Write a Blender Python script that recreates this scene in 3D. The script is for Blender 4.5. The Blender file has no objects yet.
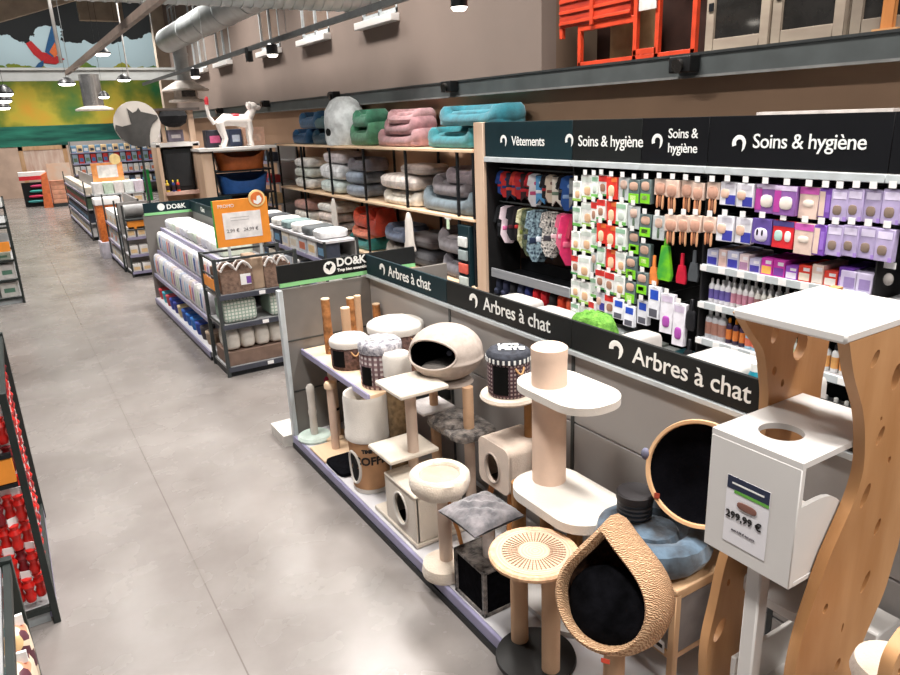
import bpy, bmesh, math, random
import numpy as np
from mathutils import Vector, Matrix, Euler
random.seed(7)
S=bpy.context.scene; COL=S.collection
PI=math.pi
# ---------------------------------------------------------------- camera
CAMH=2.7; F=709.08
yaw,pit,rol=0.545190,0.302486,-0.0414596
cy_,sy_,cp_,sp_=math.cos(yaw),math.sin(yaw),math.cos(pit),math.sin(pit)
FW=Vector((sy_*cp_,cy_*cp_,-sp_)); RT=Vector((cy_,-sy_,0)); UP=RT.cross(FW)
R2=math.cos(rol)*RT+math.sin(rol)*UP; U2=-math.sin(rol)*RT+math.cos(rol)*UP
CP=Vector((0,0,CAMH))
cd=bpy.data.cameras.new('camera'); cam=bpy.data.objects.new('camera',cd); COL.objects.link(cam)
cd.sensor_width=36; cd.lens=F*36/900; cd.clip_end=200; cd.clip_start=.05
m=Matrix((( R2.x,U2.x,-FW.x,0),(R2.y,U2.y,-FW.y,0),(R2.z,U2.z,-FW.z,CAMH),(0,0,0,1)))
cam.matrix_world=m; S.camera=cam
def at(px,py,X=None,Y=None,Z=None):
    """a point of the place seen at a pixel of the survey photo, on a known plane"""
    d=(px-450)/F*R2-(py-337.5)/F*U2+FW
    t=X/d.x if X is not None else (Y/d.y if Y is not None else (Z-CAMH)/d.z)
    return CP+d*t
# ---------------------------------------------------------------- materials
MATS={}
def lin(c):
    return tuple(((v/255)/12.92 if v/255<=.04045 else ((v/255+.055)/1.055)**2.4) for v in c)
def nm(name):
    m=bpy.data.materials.new(name); m.use_nodes=True; return m,m.node_tree,m.node_tree.nodes['Principled BSDF']
def M(name,rgb,rough=.6,metal=0,var=.08,scale=8,bump=0,bscale=60,stretch=None,spec=.4,emit=0,rgb2=None,sheen=0,coat=0):
    if name in MATS: return MATS[name]
    m,nt,b=nm(name); N=nt.nodes; L=nt.links
    tc=N.new('ShaderNodeTexCoord'); mp=N.new('ShaderNodeMapping'); L.new(tc.outputs['Object'],mp.inputs[0])
    if stretch: mp.inputs['Scale'].default_value=stretch
    no=N.new('ShaderNodeTexNoise'); no.inputs['Scale'].default_value=scale; no.inputs['Detail'].default_value=4
    L.new(mp.outputs[0],no.inputs['Vector'])
    r=N.new('ShaderNodeValToRGB'); c=lin(rgb)
    if rgb2: c2=lin(rgb2); a,d=c,c2
    else: a=tuple(v*(1-var*2) for v in c); d=tuple(min(1,v*(1+var*2)) for v in c)
    r.color_ramp.elements[0].position=.35; r.color_ramp.elements[1].position=.65
    r.color_ramp.elements[0].color=(*a,1); r.color_ramp.elements[1].color=(*d,1)
    L.new(no.outputs[0],r.inputs[0]); L.new(r.outputs[0],b.inputs['Base Color'])
    b.inputs['Roughness'].default_value=rough; b.inputs['Metallic'].default_value=metal
    b.inputs['Specular IOR Level'].default_value=spec
    if sheen: b.inputs['Sheen Weight'].default_value=sheen; b.inputs['Sheen Roughness'].default_value=.6
    if coat: b.inputs['Coat Weight'].default_value=coat; b.inputs['Coat Roughness'].default_value=.15
    if emit: b.inputs['Emission Color'].default_value=(*lin((255,246,232)),1); b.inputs['Emission Strength'].default_value=emit
    if bump:
        n2=N.new('ShaderNodeTexNoise'); n2.inputs['Scale'].default_value=bscale; n2.inputs['Detail'].default_value=5
        L.new(mp.outputs[0],n2.inputs['Vector'])
        bp=N.new('ShaderNodeBump'); bp.inputs['Strength'].default_value=bump; bp.inputs['Distance'].default_value=.01
        L.new(n2.outputs[0],bp.inputs['Height']); L.new(bp.outputs[0],b.inputs['Normal'])
    MATS[name]=m; return m
def plain(rgb,rough=.5,metal=0):
    k='paint_%d_%d_%d_%d'%(*rgb,int(rough*10)); return M(k,rgb,rough,metal,var=.05,scale=15)
def wavemat(name,rgb,rgb2,scale,axis='Z',rough=.8,bump=.6,dist=.5,kind='BANDS',lo=.2,hi=.8):
    if name in MATS: return MATS[name]
    m,nt,b=nm(name); N=nt.nodes; L=nt.links
    tc=N.new('ShaderNodeTexCoord'); w=N.new('ShaderNodeTexWave'); w.wave_type=kind
    if kind=='BANDS': w.bands_direction=axis
    else: w.rings_direction=axis
    w.inputs['Scale'].default_value=scale; w.inputs['Distortion'].default_value=dist; w.inputs['Detail'].default_value=3
    L.new(tc.outputs['Object'],w.inputs['Vector'])
    r=N.new('ShaderNodeValToRGB'); r.color_ramp.elements[0].color=(*lin(rgb),1); r.color_ramp.elements[1].color=(*lin(rgb2),1)
    r.color_ramp.elements[0].position=lo; r.color_ramp.elements[1].position=hi
    L.new(w.outputs['Color'],r.inputs[0]); L.new(r.outputs[0],b.inputs['Base Color']); b.inputs['Roughness'].default_value=rough
    bp=N.new('ShaderNodeBump'); bp.inputs['Strength'].default_value=bump; bp.inputs['Distance'].default_value=.006
    L.new(w.outputs['Fac'],bp.inputs['Height']); L.new(bp.outputs[0],b.inputs['Normal'])
    MATS[name]=m; return m
def checkmat(name,c1,c2,scale,c3=None):
    """woven plaid: two crossed wave bands"""
    if name in MATS: return MATS[name]
    m,nt,b=nm(name); N=nt.nodes; L=nt.links
    tc=N.new('ShaderNodeTexCoord'); outs=[]
    sep=N.new('ShaderNodeSeparateXYZ'); L.new(tc.outputs['Object'],sep.inputs[0])
    at2=N.new('ShaderNodeMath'); at2.operation='ARCTAN2'; L.new(sep.outputs[0],at2.inputs[0]); L.new(sep.outputs[1],at2.inputs[1])
    for o,k in ((sep.outputs[2],scale),(at2.outputs[0],scale*.14)):
        a=N.new('ShaderNodeMath'); a.operation='MULTIPLY'; a.inputs[1].default_value=k; L.new(o,a.inputs[0])
        s=N.new('ShaderNodeMath'); s.operation='SINE'; L.new(a.outputs[0],s.inputs[0])
        g=N.new('ShaderNodeMath'); g.operation='GREATER_THAN'; g.inputs[1].default_value=.1; L.new(s.outputs[0],g.inputs[0]); outs.append(g.outputs[0])
    mx=N.new('ShaderNodeMix'); mx.data_type='RGBA'; L.new(outs[0],mx.inputs[0]); mx.inputs[6].default_value=(*lin(c1),1); mx.inputs[7].default_value=(*lin(c2),1)
    m2=N.new('ShaderNodeMix'); m2.data_type='RGBA'; L.new(outs[1],m2.inputs[0]); L.new(mx.outputs[2],m2.inputs[6]); m2.inputs[7].default_value=(*lin(c3 or c1),1)
    L.new(m2.outputs[2],b.inputs['Base Color']); b.inputs['Roughness'].default_value=.9
    MATS[name]=m; return m

white=M('white_plush',(206,199,190),.9,var=.02,bump=.35,bscale=120,sheen=.3)
cream=M('cream_plush',(214,198,180),.95,var=.05,bump=.5,bscale=90,sheen=.4)
beigeplush=M('beige_plush',(205,186,170),.95,var=.04,bump=.3,bscale=120,sheen=.3)
whitelac=M('white_lacquer',(218,214,210),.4,var=.01,scale=3)
sisal=wavemat('sisal_rope',(196,156,122),(214,176,142),60,'Z',.9,.5,.4)
sisalpale=wavemat('pale_sisal_rope',(216,190,170),(230,208,190),60,'Z',.9,.4,.4)
sisalbrown=M('brown_cork_log',(158,106,62),.9,var=.25,scale=14,bump=.8,bscale=40)
tube=M('tan_cardboard_tube',(220,192,172),.85,var=.02,scale=12,bump=.1,bscale=120)
felt=M('taupe_felt',(178,164,154),.95,var=.05,scale=20,bump=.15,bscale=150)
shaggy=M('grey_shaggy_plush',(58,52,50),.98,var=.35,scale=22,bump=1,bscale=70,rgb2=(146,136,128),sheen=.3)
greyplush=M('grey_crushed_plush',(66,64,68),.9,var=.25,scale=14,bump=.8,bscale=30,rgb2=(120,114,116),sheen=.4)
blackfab=M('black_fabric',(14,14,18),1,var=.2,scale=30,bump=.3,spec=.05)
blackmet=M('black_metal',(24,26,29),.45,var=.05,scale=10,spec=.3)
greymet=M('dark_grey_metal',(62,66,66),.45,metal=.2,var=.05)
bluevelvet=M('blue_velvet',(8,18,30),.85,scale=10,rgb2=(76,100,120),bump=.3,bscale=25,sheen=.4)
wood=M('honey_solid_wood',(172,122,76),.5,scale=5,rgb2=(198,150,104),stretch=(1,1,.22),bump=.12,bscale=30)
ply=M('pale_plywood',(226,192,156),.6,scale=6,rgb2=(238,210,178),stretch=(1,.2,1))
beech=M('beech_wood',(186,146,106),.55,scale=6,rgb2=(212,176,138),stretch=(1,1,.2))
legwood=M('oiled_leg_wood',(166,104,54),.5,scale=6,rgb2=(190,128,72),stretch=(1,1,.2))
wicker=wavemat('water_hyacinth_weave',(166,116,78),(226,186,146),46,'DIAGONAL',.85,1,9,lo=.0,hi=.55)
seagrass=wavemat('seagrass_coil',(196,166,140),(210,182,156),20,'Z',.85,.7,.3,kind='RINGS')
kraft=M('kraft_card',(188,146,108),.85,var=.05,scale=10)
brownrope=M('brown_wicker',(104,80,74),.9,var=.2,scale=40,bump=.8,bscale=90)
paint_g=M('light_grey_shelf_steel',(150,146,143),.5,var=.02,scale=2)
endgrey=M('grey_end_panel_steel',(122,117,112),.45,var=.05,scale=3)
deckm=M('shelf_deck_enamel',(206,204,206),.45,var=.03,scale=4)
lilac=M('lilac_price_rail',(150,146,176),.35,var=.04,scale=6)
signm=M('sign_anthracite',(26,28,28),.55,var=.03,scale=4,spec=.2)
signb=M('sign_petrol',(20,42,48),.55,var=.04,scale=4,spec=.2)
signk=M('sign_black',(12,13,17),.55,var=.03,scale=4,spec=.2)
lettw=M('sign_lettering_white',(240,240,236),.5,var=.01)
lettb=M('lettering_black',(30,26,26),.6,var=.01)
greenstrip=M('green_edge',(140,206,140),.5,var=.02)
postwood=M('pale_oak_laminate',(196,164,138),.55,scale=5,rgb2=(210,182,158),stretch=(1,1,.2))
railg=M('pale_grey_rail',(186,192,194),.4,var=.04,scale=8)
orange=M('orange_card',(236,146,52),.55,var=.03)
concrete_wall=M('taupe_wall_paint',(126,111,102),.85,var=.02,scale=1.2)
brownwall=M('brown_wall_paint',(190,154,126),.85,var=.03,scale=1.2)
ledgem=M('ledge_grey_steel',(70,74,74),.5,var=.08,scale=3)
steel=M('galvanised_steel',(176,178,178),.35,metal=.7,var=.06,scale=5)
beamp=M('painted_grey_beam',(168,170,168),.5,var=.05,scale=2)
rafter=M('beige_rafter_paint',(176,160,142),.8,var=.06,scale=3)
lamp=M('lamp_lens',(255,250,240),.3,emit=14)
glassd=M('dark_glass',(38,36,34),.08,var=.1,spec=.6)

# floor: polished concrete with cloudy tone and saw joints
def floor_mat():
    m,nt,b=nm('polished_concrete'); N=nt.nodes; L=nt.links
    tc=N.new('ShaderNodeTexCoord')
    n=N.new('ShaderNodeTexNoise'); n.inputs['Scale'].default_value=.9; n.inputs['Detail'].default_value=8; n.inputs['Roughness'].default_value=.62
    L.new(tc.outputs['Object'],n.inputs['Vector'])
    r=N.new('ShaderNodeValToRGB'); e=r.color_ramp.elements; e[0].position=.3; e[0].color=(*lin((112,105,101)),1); e[1].position=.7; e[1].color=(*lin((141,135,131)),1)
    L.new(n.outputs[0],r.inputs[0])
    sep=N.new('ShaderNodeSeparateXYZ'); L.new(tc.outputs['Object'],sep.inputs[0])
    def joint(o,period,off):
        a=N.new('ShaderNodeMath'); a.operation='ADD'; a.inputs[1].default_value=-off; L.new(o,a.inputs[0])
        q=N.new('ShaderNodeMath'); q.operation='PINGPONG'; q.inputs[1].default_value=period/2; L.new(a.outputs[0],q.inputs[0])
        l=N.new('ShaderNodeMath'); l.operation='LESS_THAN'; l.inputs[1].default_value=.004; L.new(q.outputs[0],l.inputs[0]); return l.outputs[0]
    j1=joint(sep.outputs[0],5.2,at(194,561,Z=0).x); j2=joint(sep.outputs[1],60.0,31)
    mx=N.new('ShaderNodeMath'); mx.operation='MAXIMUM'; L.new(j1,mx.inputs[0]); L.new(j2,mx.inputs[1])
    mc=N.new('ShaderNodeMix'); mc.data_type='RGBA'; L.new(mx.outputs[0],mc.inputs[0]); L.new(r.outputs[0],mc.inputs[6]); mc.inputs[7].default_value=(*lin((102,95,90)),1)
    L.new(mc.outputs[2],b.inputs['Base Color'])
    n3=N.new('ShaderNodeTexNoise'); n3.inputs['Scale'].default_value=3; n3.inputs['Detail'].default_value=6; L.new(tc.outputs['Object'],n3.inputs['Vector'])
    mr=N.new('ShaderNodeMapRange'); mr.inputs[3].default_value=.17; mr.inputs[4].default_value=.36; L.new(n3.outputs[0],mr.inputs[0]); L.new(mr.outputs[0],b.inputs['Roughness'])
    b.inputs['Specular IOR Level'].default_value=.5
    return m
# mural: painted jungle
def mural_mat():
    m,nt,b=nm('jungle_mural_paint'); N=nt.nodes; L=nt.links
    tc=N.new('ShaderNodeTexCoord'); sep=N.new('ShaderNodeSeparateXYZ'); L.new(tc.outputs['Object'],sep.inputs[0])
    n=N.new('ShaderNodeTexNoise'); n.inputs['Scale'].default_value=.5; n.inputs['Detail'].default_value=7; L.new(tc.outputs['Object'],n.inputs['Vector'])
    n2=N.new('ShaderNodeTexNoise'); n2.inputs['Scale'].default_value=.9; n2.inputs['Detail'].default_value=7; L.new(tc.outputs['Object'],n2.inputs['Vector'])
    r=N.new('ShaderNodeValToRGB'); c=r.color_ramp; c.elements[0].position=.33; c.elements[0].color=(*lin((40,110,60)),1); c.elements[1].position=.7; c.elements[1].color=(*lin((206,156,50)),1)
    e=c.elements.new(.45); e.color=(*lin((112,130,44)),1); e=c.elements.new(.56); e.color=(*lin((184,168,56)),1)
    L.new(n.outputs[0],r.inputs[0])
    z=N.new('ShaderNodeMath'); z.operation='MULTIPLY_ADD'; z.inputs[1].default_value=2.2; L.new(n2.outputs[0],z.inputs[0]); L.new(sep.outputs[2],z.inputs[2])
    def gt(v):
        g=N.new('ShaderNodeMath'); g.operation='GREATER_THAN'; g.inputs[1].default_value=v; L.new(z.outputs[0],g.inputs[0]); return g.outputs[0]
    a=N.new('ShaderNodeMix'); a.data_type='RGBA'; L.new(gt(6.4),a.inputs[0]); L.new(r.outputs[0],a.inputs[6]); a.inputs[7].default_value=(*lin((176,200,208)),1)
    d=N.new('ShaderNodeMix'); d.data_type='RGBA'; L.new(gt(7.75),d.inputs[0]); L.new(a.outputs[2],d.inputs[6]); d.inputs[7].default_value=(*lin((14,18,20)),1)
    L.new(d.outputs[2],b.inputs['Base Color']); b.inputs['Roughness'].default_value=.8
    return m

# ---------------------------------------------------------------- mesh builder
class MB:
    def __init__(s): s.bm=bmesh.new(); s.mats=[]
    def mi(s,mat):
        if mat not in s.mats: s.mats.append(mat)
        return s.mats.index(mat)
    def add(s,fn,mat,mtx=None):
        t=bmesh.new(); fn(t)
        if mtx is not None: bmesh.ops.transform(t,matrix=mtx,verts=t.verts)
        i=s.mi(mat); vm={}
        for v in t.verts: vm[v]=s.bm.verts.new(v.co)
        for f in t.faces:
            try: g=s.bm.faces.new([vm[v] for v in f.verts]); g.material_index=i
            except ValueError: pass
        t.free(); return s
    def box(s,x0,x1,y0,y1,z0,z1,mat,bev=0,rz=0,mtx=None):
        c=Vector(((x0+x1)/2,(y0+y1)/2,(z0+z1)/2)); d=(abs(x1-x0),abs(y1-y0),abs(z1-z0))
        def fn(t):
            bmesh.ops.create_cube(t,size=1); bmesh.ops.scale(t,vec=d,verts=t.verts)
            if bev:
                bmesh.ops.bevel(t,geom=t.edges[:],offset=min(bev,min(d)*.45),segments=3 if bev>.008 else 1,affect='EDGES',profile=.6)
        mt=Matrix.Translation(c)@Matrix.Rotation(rz,4,'Z')
        if mtx is not None: mt=mtx@mt
        return s.add(fn,mat,mt)
    def cyl(s,p0,p1,r0,r1,mat,n=20,caps=True):
        p0=Vector(p0);p1=Vector(p1); d=p1-p0; L=d.length
        def fn(t): bmesh.ops.create_cone(t,cap_ends=caps,segments=n,radius1=r0,radius2=r1,depth=L)
        q=Vector((0,0,1)).rotation_difference(d.normalized()).to_matrix().to_4x4()
        return s.add(fn,mat,Matrix.Translation((p0+p1)/2)@q)
    def lathe(s,prof,mat,n=32,c=(0,0,0),mtx=None,sx=1,sy=1,jit=0,wob=0):
        rnd=random.Random(len(prof)*7+3)
        def fn(t):
            rings=[]
            for r,z in prof:
                if r<1e-6: rings.append([t.verts.new((0,0,z))])
                else:
                    ring=[]
                    for k in range(n):
                        a=2*PI*k/n; rr=r*(1+wob*math.sin(5*a+z*20))+rnd.uniform(-jit,jit)
                        ring.append(t.verts.new((rr*math.cos(a)*sx,rr*math.sin(a)*sy,z+rnd.uniform(-jit,jit))))
                    rings.append(ring)
            for A,B in zip(rings,rings[1:]):
                for k in range(n):
                    k2=(k+1)%n
                    if len(A)==1 and len(B)==1: continue
                    if len(A)==1: t.faces.new((A[0],B[k2],B[k]))
                    elif len(B)==1: t.faces.new((A[k],A[k2],B[0]))
                    else: t.faces.new((A[k],A[k2],B[k2],B[k]))
        mt=Matrix.Translation(Vector(c))
        if mtx is not None: mt=mtx
        return s.add(fn,mat,mt)
    def blob(s,c,r,mat,e=1,n=20,jit=0,mtx=None,seed=1,e2=None):
        """superquadric; e<1 gives boxier cushions"""
        rnd=random.Random(seed); e2=e2 or e
        def pw(v,k): return math.copysign(abs(v)**k,v)
        def fn(t):
            nu=n; nv=max(6,n//2); rings=[]
            for j in range(nv+1):
                ph=-PI/2+PI*j/nv
                if j in(0,nv): rings.append([t.verts.new((0,0,r[2]*(-1 if j==0 else 1)))]); continue
                ring=[]
                for k in range(nu):
                    th=2*PI*(k+.5)/nu; q=1+rnd.uniform(-jit,jit)
                    ring.append(t.verts.new((r[0]*pw(math.cos(ph),e2)*pw(math.cos(th),e)*q,r[1]*pw(math.cos(ph),e2)*pw(math.sin(th),e)*q,r[2]*pw(math.sin(ph),e2)*q)))
                rings.append(ring)
            for A,B in zip(rings,rings[1:]):
                for k in range(nu):
                    k2=(k+1)%nu
                    if len(A)==1: t.faces.new((A[0],B[k2],B[k]))
                    elif len(B)==1: t.faces.new((A[k],A[k2],B[0]))
                    else: t.faces.new((A[k],A[k2],B[k2],B[k]))
        mt=Matrix.Translation(Vector(c))
        if mtx is not None: mt=mtx@mt
        return s.add(fn,mat,mt)
    def tube(s,path,r,mat,n=8,closed=False,rs=None,sz=1):
        P=[Vector(p) for p in path]; k=len(P)
        def fn(t):
            rings=[]; pn=None
            for i,p in enumerate(P):
                a=P[(i-1)%k] if (closed or i>0) else p; b=P[(i+1)%k] if (closed or i<k-1) else p
                d=(b-a).normalized(); u=pn if pn is not None else (Vector((0,0,1)) if abs(d.z)<.9 else Vector((1,0,0)))
                u=(u-d*u.dot(d)); u=u.normalized() if u.length>1e-5 else d.orthogonal().normalized(); pn=u; v=d.cross(u); rr=rs[i] if rs else r
                rings.append([t.verts.new(p+u*math.cos(2*PI*j/n)*rr*sz+v*math.sin(2*PI*j/n)*rr) for j in range(n)])
            seq=list(zip(rings,rings[1:]))+([(rings[-1],rings[0])] if closed else [])
            for A,B in seq:
                for j in range(n): t.faces.new((A[j],A[(j+1)%n],B[(j+1)%n],B[j]))
            if not closed: t.faces.new(rings[0][::-1]); t.faces.new(rings[-1])
            bmesh.ops.recalc_face_normals(t,faces=t.faces[:])
        return s.add(fn,mat)
    def prism(s,pts,mat,o=(0,0,0),u=(1,0,0),v=(0,0,1),th=.01,bev=0,holes=None):
        """polygon pts in the plane (u,v) at o, given thickness th along u x v"""
        u=Vector(u).normalized();v=Vector(v).normalized();w=u.cross(v);o=Vector(o)
        from mathutils.geometry import tessellate_polygon
        loops=[pts]+(holes or [])
        def fn(t):
            flat=[Vector((a,b,0)) for lp in loops for a,b in lp]
            tris=tessellate_polygon([[Vector((a,b,0)) for a,b in lp] for lp in loops])
            A=[t.verts.new(o+u*p.x+v*p.y+w*(th/2)) for p in flat]; B=[t.verts.new(o+u*p.x+v*p.y-w*(th/2)) for p in flat]
            for tr in tris:
                try: t.faces.new([A[i] for i in tr]); t.faces.new([B[i] for i in tr][::-1])
                except ValueError: pass
            k=0
            for lp in loops:
                n=len(lp)
                for i in range(n):
                    a=k+i;b=k+(i+1)%n
                    t.faces.new((A[a],A[b],B[b],B[a]))
                k+=n
            bmesh.ops.recalc_face_normals(t,faces=t.faces[:])
        return s.add(fn,mat)
    def obj(s,name,parent=None,sharp=38,fix=True):
        me=bpy.data.meshes.new(name)
        if fix: bmesh.ops.recalc_face_normals(s.bm,faces=s.bm.faces[:])
        s.bm.to_mesh(me); s.bm.free()
        for mt in s.mats: me.materials.append(mt)
        for p in me.polygons: p.use_smooth=True
        me.set_sharp_from_angle(angle=math.radians(sharp))
        o=bpy.data.objects.new(name,me); COL.objects.link(o)
        if parent is not None: o.parent=parent
        return o
def tag(o,label=None,cat=None,group=None,kind=None):
    if label: o['label']=label
    if cat: o['category']=cat
    if group: o['group']=group
    if kind: o['kind']=kind
    return o
def thing(name,label,cat,loc=(0,0,0),rz=0,group=None):
    o=bpy.data.objects.new(name,None); COL.objects.link(o); o.location=loc; o.rotation_euler=(0,0,rz); o.empty_display_size=.1
    return tag(o,label,cat,group)
def struct(o): o['kind']='structure'; return o
def dup(root,loc=None,rz=None,label=None,group=None,scale=None):
    def cp(o,par):
        c=o.copy(); COL.objects.link(c)
        if par is not None: c.parent=par
        for ch in KIDS.get(o.name,[]) or [x for x in o.children]: cp(ch,c)
        return c
    r=cp(root,None)
    if loc is not None: r.location=loc
    if rz is not None: r.rotation_euler=(0,0,rz)
    if label: r['label']=label
    if group: r['group']=group
    if scale: r.scale=scale
    return r
KIDS={}
def rotz(a): return Matrix.Rotation(a,4,'Z')
def text(s,size,mat,parent,loc,rot,name='sign_text',align='LEFT',bold=.0,depth=.001,bend=None,spacing=1,shear=0):
    cu=bpy.data.curves.new('lettering','FONT'); cu.body=s; cu.size=size; cu.align_x=align; cu.offset=bold; cu.extrude=depth; cu.resolution_u=3; cu.space_character=spacing; cu.shear=shear
    tmp=bpy.data.objects.new('lettering',cu); COL.objects.link(tmp)
    dg=bpy.context.evaluated_depsgraph_get(); me=bpy.data.meshes.new_from_object(tmp.evaluated_get(dg))
    bpy.data.objects.remove(tmp); bpy.data.curves.remove(cu)
    me.name=name; me.materials.clear(); me.materials.append(mat)
    if bend:
        for v in me.vertices:
            a=v.co.x/bend; r=bend+v.co.z; y=v.co.y; v.co=(r*math.sin(a),-r*math.cos(a),y)
    o=bpy.data.objects.new(name,me); COL.objects.link(o); o.parent=parent; o.location=loc; o.rotation_euler=rot
    return o
ORD=['first','second','third','fourth','fifth','sixth','seventh','eighth','ninth','tenth','eleventh','twelfth','thirteenth','fourteenth','fifteenth','sixteenth','seventeenth','eighteenth','nineteenth','twentieth','twenty-first','twenty-second','twenty-third','twenty-fourth','twenty-fifth','twenty-sixth','twenty-seventh','twenty-eighth','twenty-ninth','thirtieth']
def rrect(w,h,r,n=6,cx=0,cy=0):
    pts=[]
    for (sx,sy,a0) in((1,1,0),(-1,1,90),(-1,-1,180),(1,-1,270)):
        for k in range(n+1):
            a=math.radians(a0+90*k/n); pts.append((cx+sx*(w/2-r)+r*math.cos(a),cy+sy*(h/2-r)+r*math.sin(a)))
    return pts
def ell(rx,ry,n=32,cx=0,cy=0): return [(cx+rx*math.cos(2*PI*k/n),cy+ry*math.sin(2*PI*k/n)) for k in range(n)]
# ================================================================ setting
b=MB(); b.box(-9,12,-6,40,-.1,0,MATS.setdefault('floor',floor_mat())); struct(b.obj('floor'))
XW=5.12
CORN=6.33
# right wall: upper part up to the niche corner, lower part, with narrow windows let into the upper part
wins=[]
for i,(a,c,yb) in enumerate(((303,330,36),(262,281,49),(218,232,61),(195,208,69),(363,398,17),(176,184,74))):
    p=at(a,yb,X=XW); q=at(c,yb,X=XW); wins.append((min(p.y,q.y),max(p.y,q.y),(p.z+q.z)/2))
wr=MB()
WE=24.5; FY=37.0
loops=[[(CORN,3.05),(WE,3.05),(WE,8.6),(CORN,8.6)]]
holes=[[(a,z),(a,z+1.9),(c,z+1.9),(c,z)] for a,c,z in wins]
wr.prism(loops[0],concrete_wall,o=(XW+.1,0,0),u=(0,1,0),v=(0,0,1),th=.2,holes=holes)
w=struct(wr.obj('wall_right'))
lo=MB(); lo.box(XW+.02,XW+.22,-6,WE,0,3.0,brownwall); lo.obj('lower_wall',w)
for i,(a,c,z) in enumerate(wins):
    g=MB(); g.box(XW+.03,XW+.05,a,c,z,z+1.9,M('window_pane_brown',(126,108,96),.12,var=.08,scale=1,spec=.6)); o=struct(g.obj('window_%d'%(i+1)))
    f=MB(); t=.035
    for y0,y1,z0,z1 in((a,a+t,z,z+1.9),(c-t,c,z,z+1.9),(a,c,z-.0,z+.06),(a,c,z+1.84,z+1.9),((a+c)/2-.02,(a+c)/2+.02,z,z+1.9)): f.box(XW-.012,XW+.03,y0,y1,z0,z1,railg)
    f.obj('window_frame',o)
    f=MB(); f.box(XW-.14,XW,a-.05,c+.05,z-.12,z-.02,whitelac,.01); f.obj('window_sill',o)
e_=MB(); e_.box(11.4,11.6,24.5,FY,0,8.6,concrete_wall); e_.box(XW+.2,11.6,24.5,24.7,0,8.6,concrete_wall); struct(e_.obj('wall_annex'))
# niche behind the ledge
n=MB(); nm_=M('niche_wall_paint',(116,96,80),.85,var=.03,scale=1)
n.box(XW+1.3,XW+1.5,-6,CORN+.2,3.0,8.6,nm_); n.box(XW+.2,XW+1.5,CORN,CORN+.2,3.0,8.6,nm_); n.box(XW+.0,XW+1.5,-6,CORN,2.98,3.06,nm_)
struct(n.obj('wall_niche'))
l=MB(); l.box(XW-.13,XW,-6,24.3,2.93,3.11,ledgem,.005); l.box(XW-.145,XW-.12,-6,24,2.92,2.94,M('ledge_lip',(112,112,110),.5)); l.box(XW-.14,XW-.12,-6,24,3.095,3.115,M('ledge_top_edge',(46,48,48),.5)); struct(l.obj('trim_1'))
for i,y in enumerate((1.3,3.9,6.4,9,11.6,14.2)):
    pass
# far wall with mural
FY=37.0
mu=MB(); mu.box(-8,11.5,FY,FY+.2,0,9,MATS.setdefault('mural',mural_mat())); wb=struct(mu.obj('wall_back'))
bn=MB(); bn.box(-8,11.4,FY-.06,FY,2.16,3.0,M('dark_green_leaf_frieze',(14,66,58),.8,scale=1.2,rgb2=(44,126,104),stretch=(.4,1,3))); bn.obj('frieze',wb)
lw=MB(); lw.box(-8,11.4,FY-.04,FY,0,2.16,M('beige_panelling',(190,164,146),.7,var=.05,scale=2)); lw.obj('lower_panel',wb)
# the painted parrot on the mural
pc=at(42,52,Y=FY-.03); pr=MB(); k=FY/F*1.06
def mp_(pts): return [((x-42)*k,-(y-52)*k) for x,y in pts]
red=plain((178,40,44),.8); blu=plain((36,84,128),.8); org=plain((214,110,60),.8)
pr.prism(mp_([(32,46),(36,44),(42,52),(50,54),(57,57),(50,61),(42,60),(36,54)]),red,o=pc,th=.02)
pr.prism(mp_([(44,52),(48,42),(52,33),(55,40),(54,50),(49,56)]),blu,o=pc+Vector((0,-.01,0)),th=.02)
pr.prism(mp_([(42,58),(38,60),(31,68),(36,66),(41,62)]),blu,o=pc+Vector((0,-.01,0)),th=.02)
pr.prism(mp_([(47,52),(52,45),(54,52),(50,56)]),org,o=pc+Vector((0,-.02,0)),th=.02); pr.obj('painted_parrot',wb)
c=MB(); p=at(163,60,Y=24.4); c.box(p.x-.16,XW+.2,24.4,24.7,0,8.6,rafter); struct(c.obj('trim_2'))
# steel beam across, at about 4 m
c=MB(); c.box(-6,XW,22,22.12,4.24,4.3,beamp); c.box(-6,XW,22,22.12,3.98,4.05,beamp); c.box(-6,XW,22.05,22.08,4.0,4.3,beamp); struct(c.obj('trim_3'))
# roof
c=MB(); c.box(-9,12,-6,40,8.6,8.8,M('dark_roof_lining',(58,52,48),.9,var=.1,scale=1)); struct(c.obj('ceiling'))
c=MB()
for Y,(x0,y0,x1,y1) in ((24,(0,24,95,-6)),):
    p=at(x0-40,y0+10,Y=Y);q=at(x1+10,y1-2,Y=Y); d=(q-p).normalized()
    c.prism([(0,0),((q-p).length,0),((q-p).length,.62),(0,.62)],rafter,o=p,u=d,v=Vector((-d.z,0,d.x)),th=.2)
struct(c.obj('trim_4'))
c=MB(); p=at(78,8,Y=30);q=at(118,18,Y=30); c.box(p.x,q.x+.2,30,30.3,q.z-.1,p.z+.3,rafter); struct(c.obj('trim_5'))
# diagonal wooden brace and hangers

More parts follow.
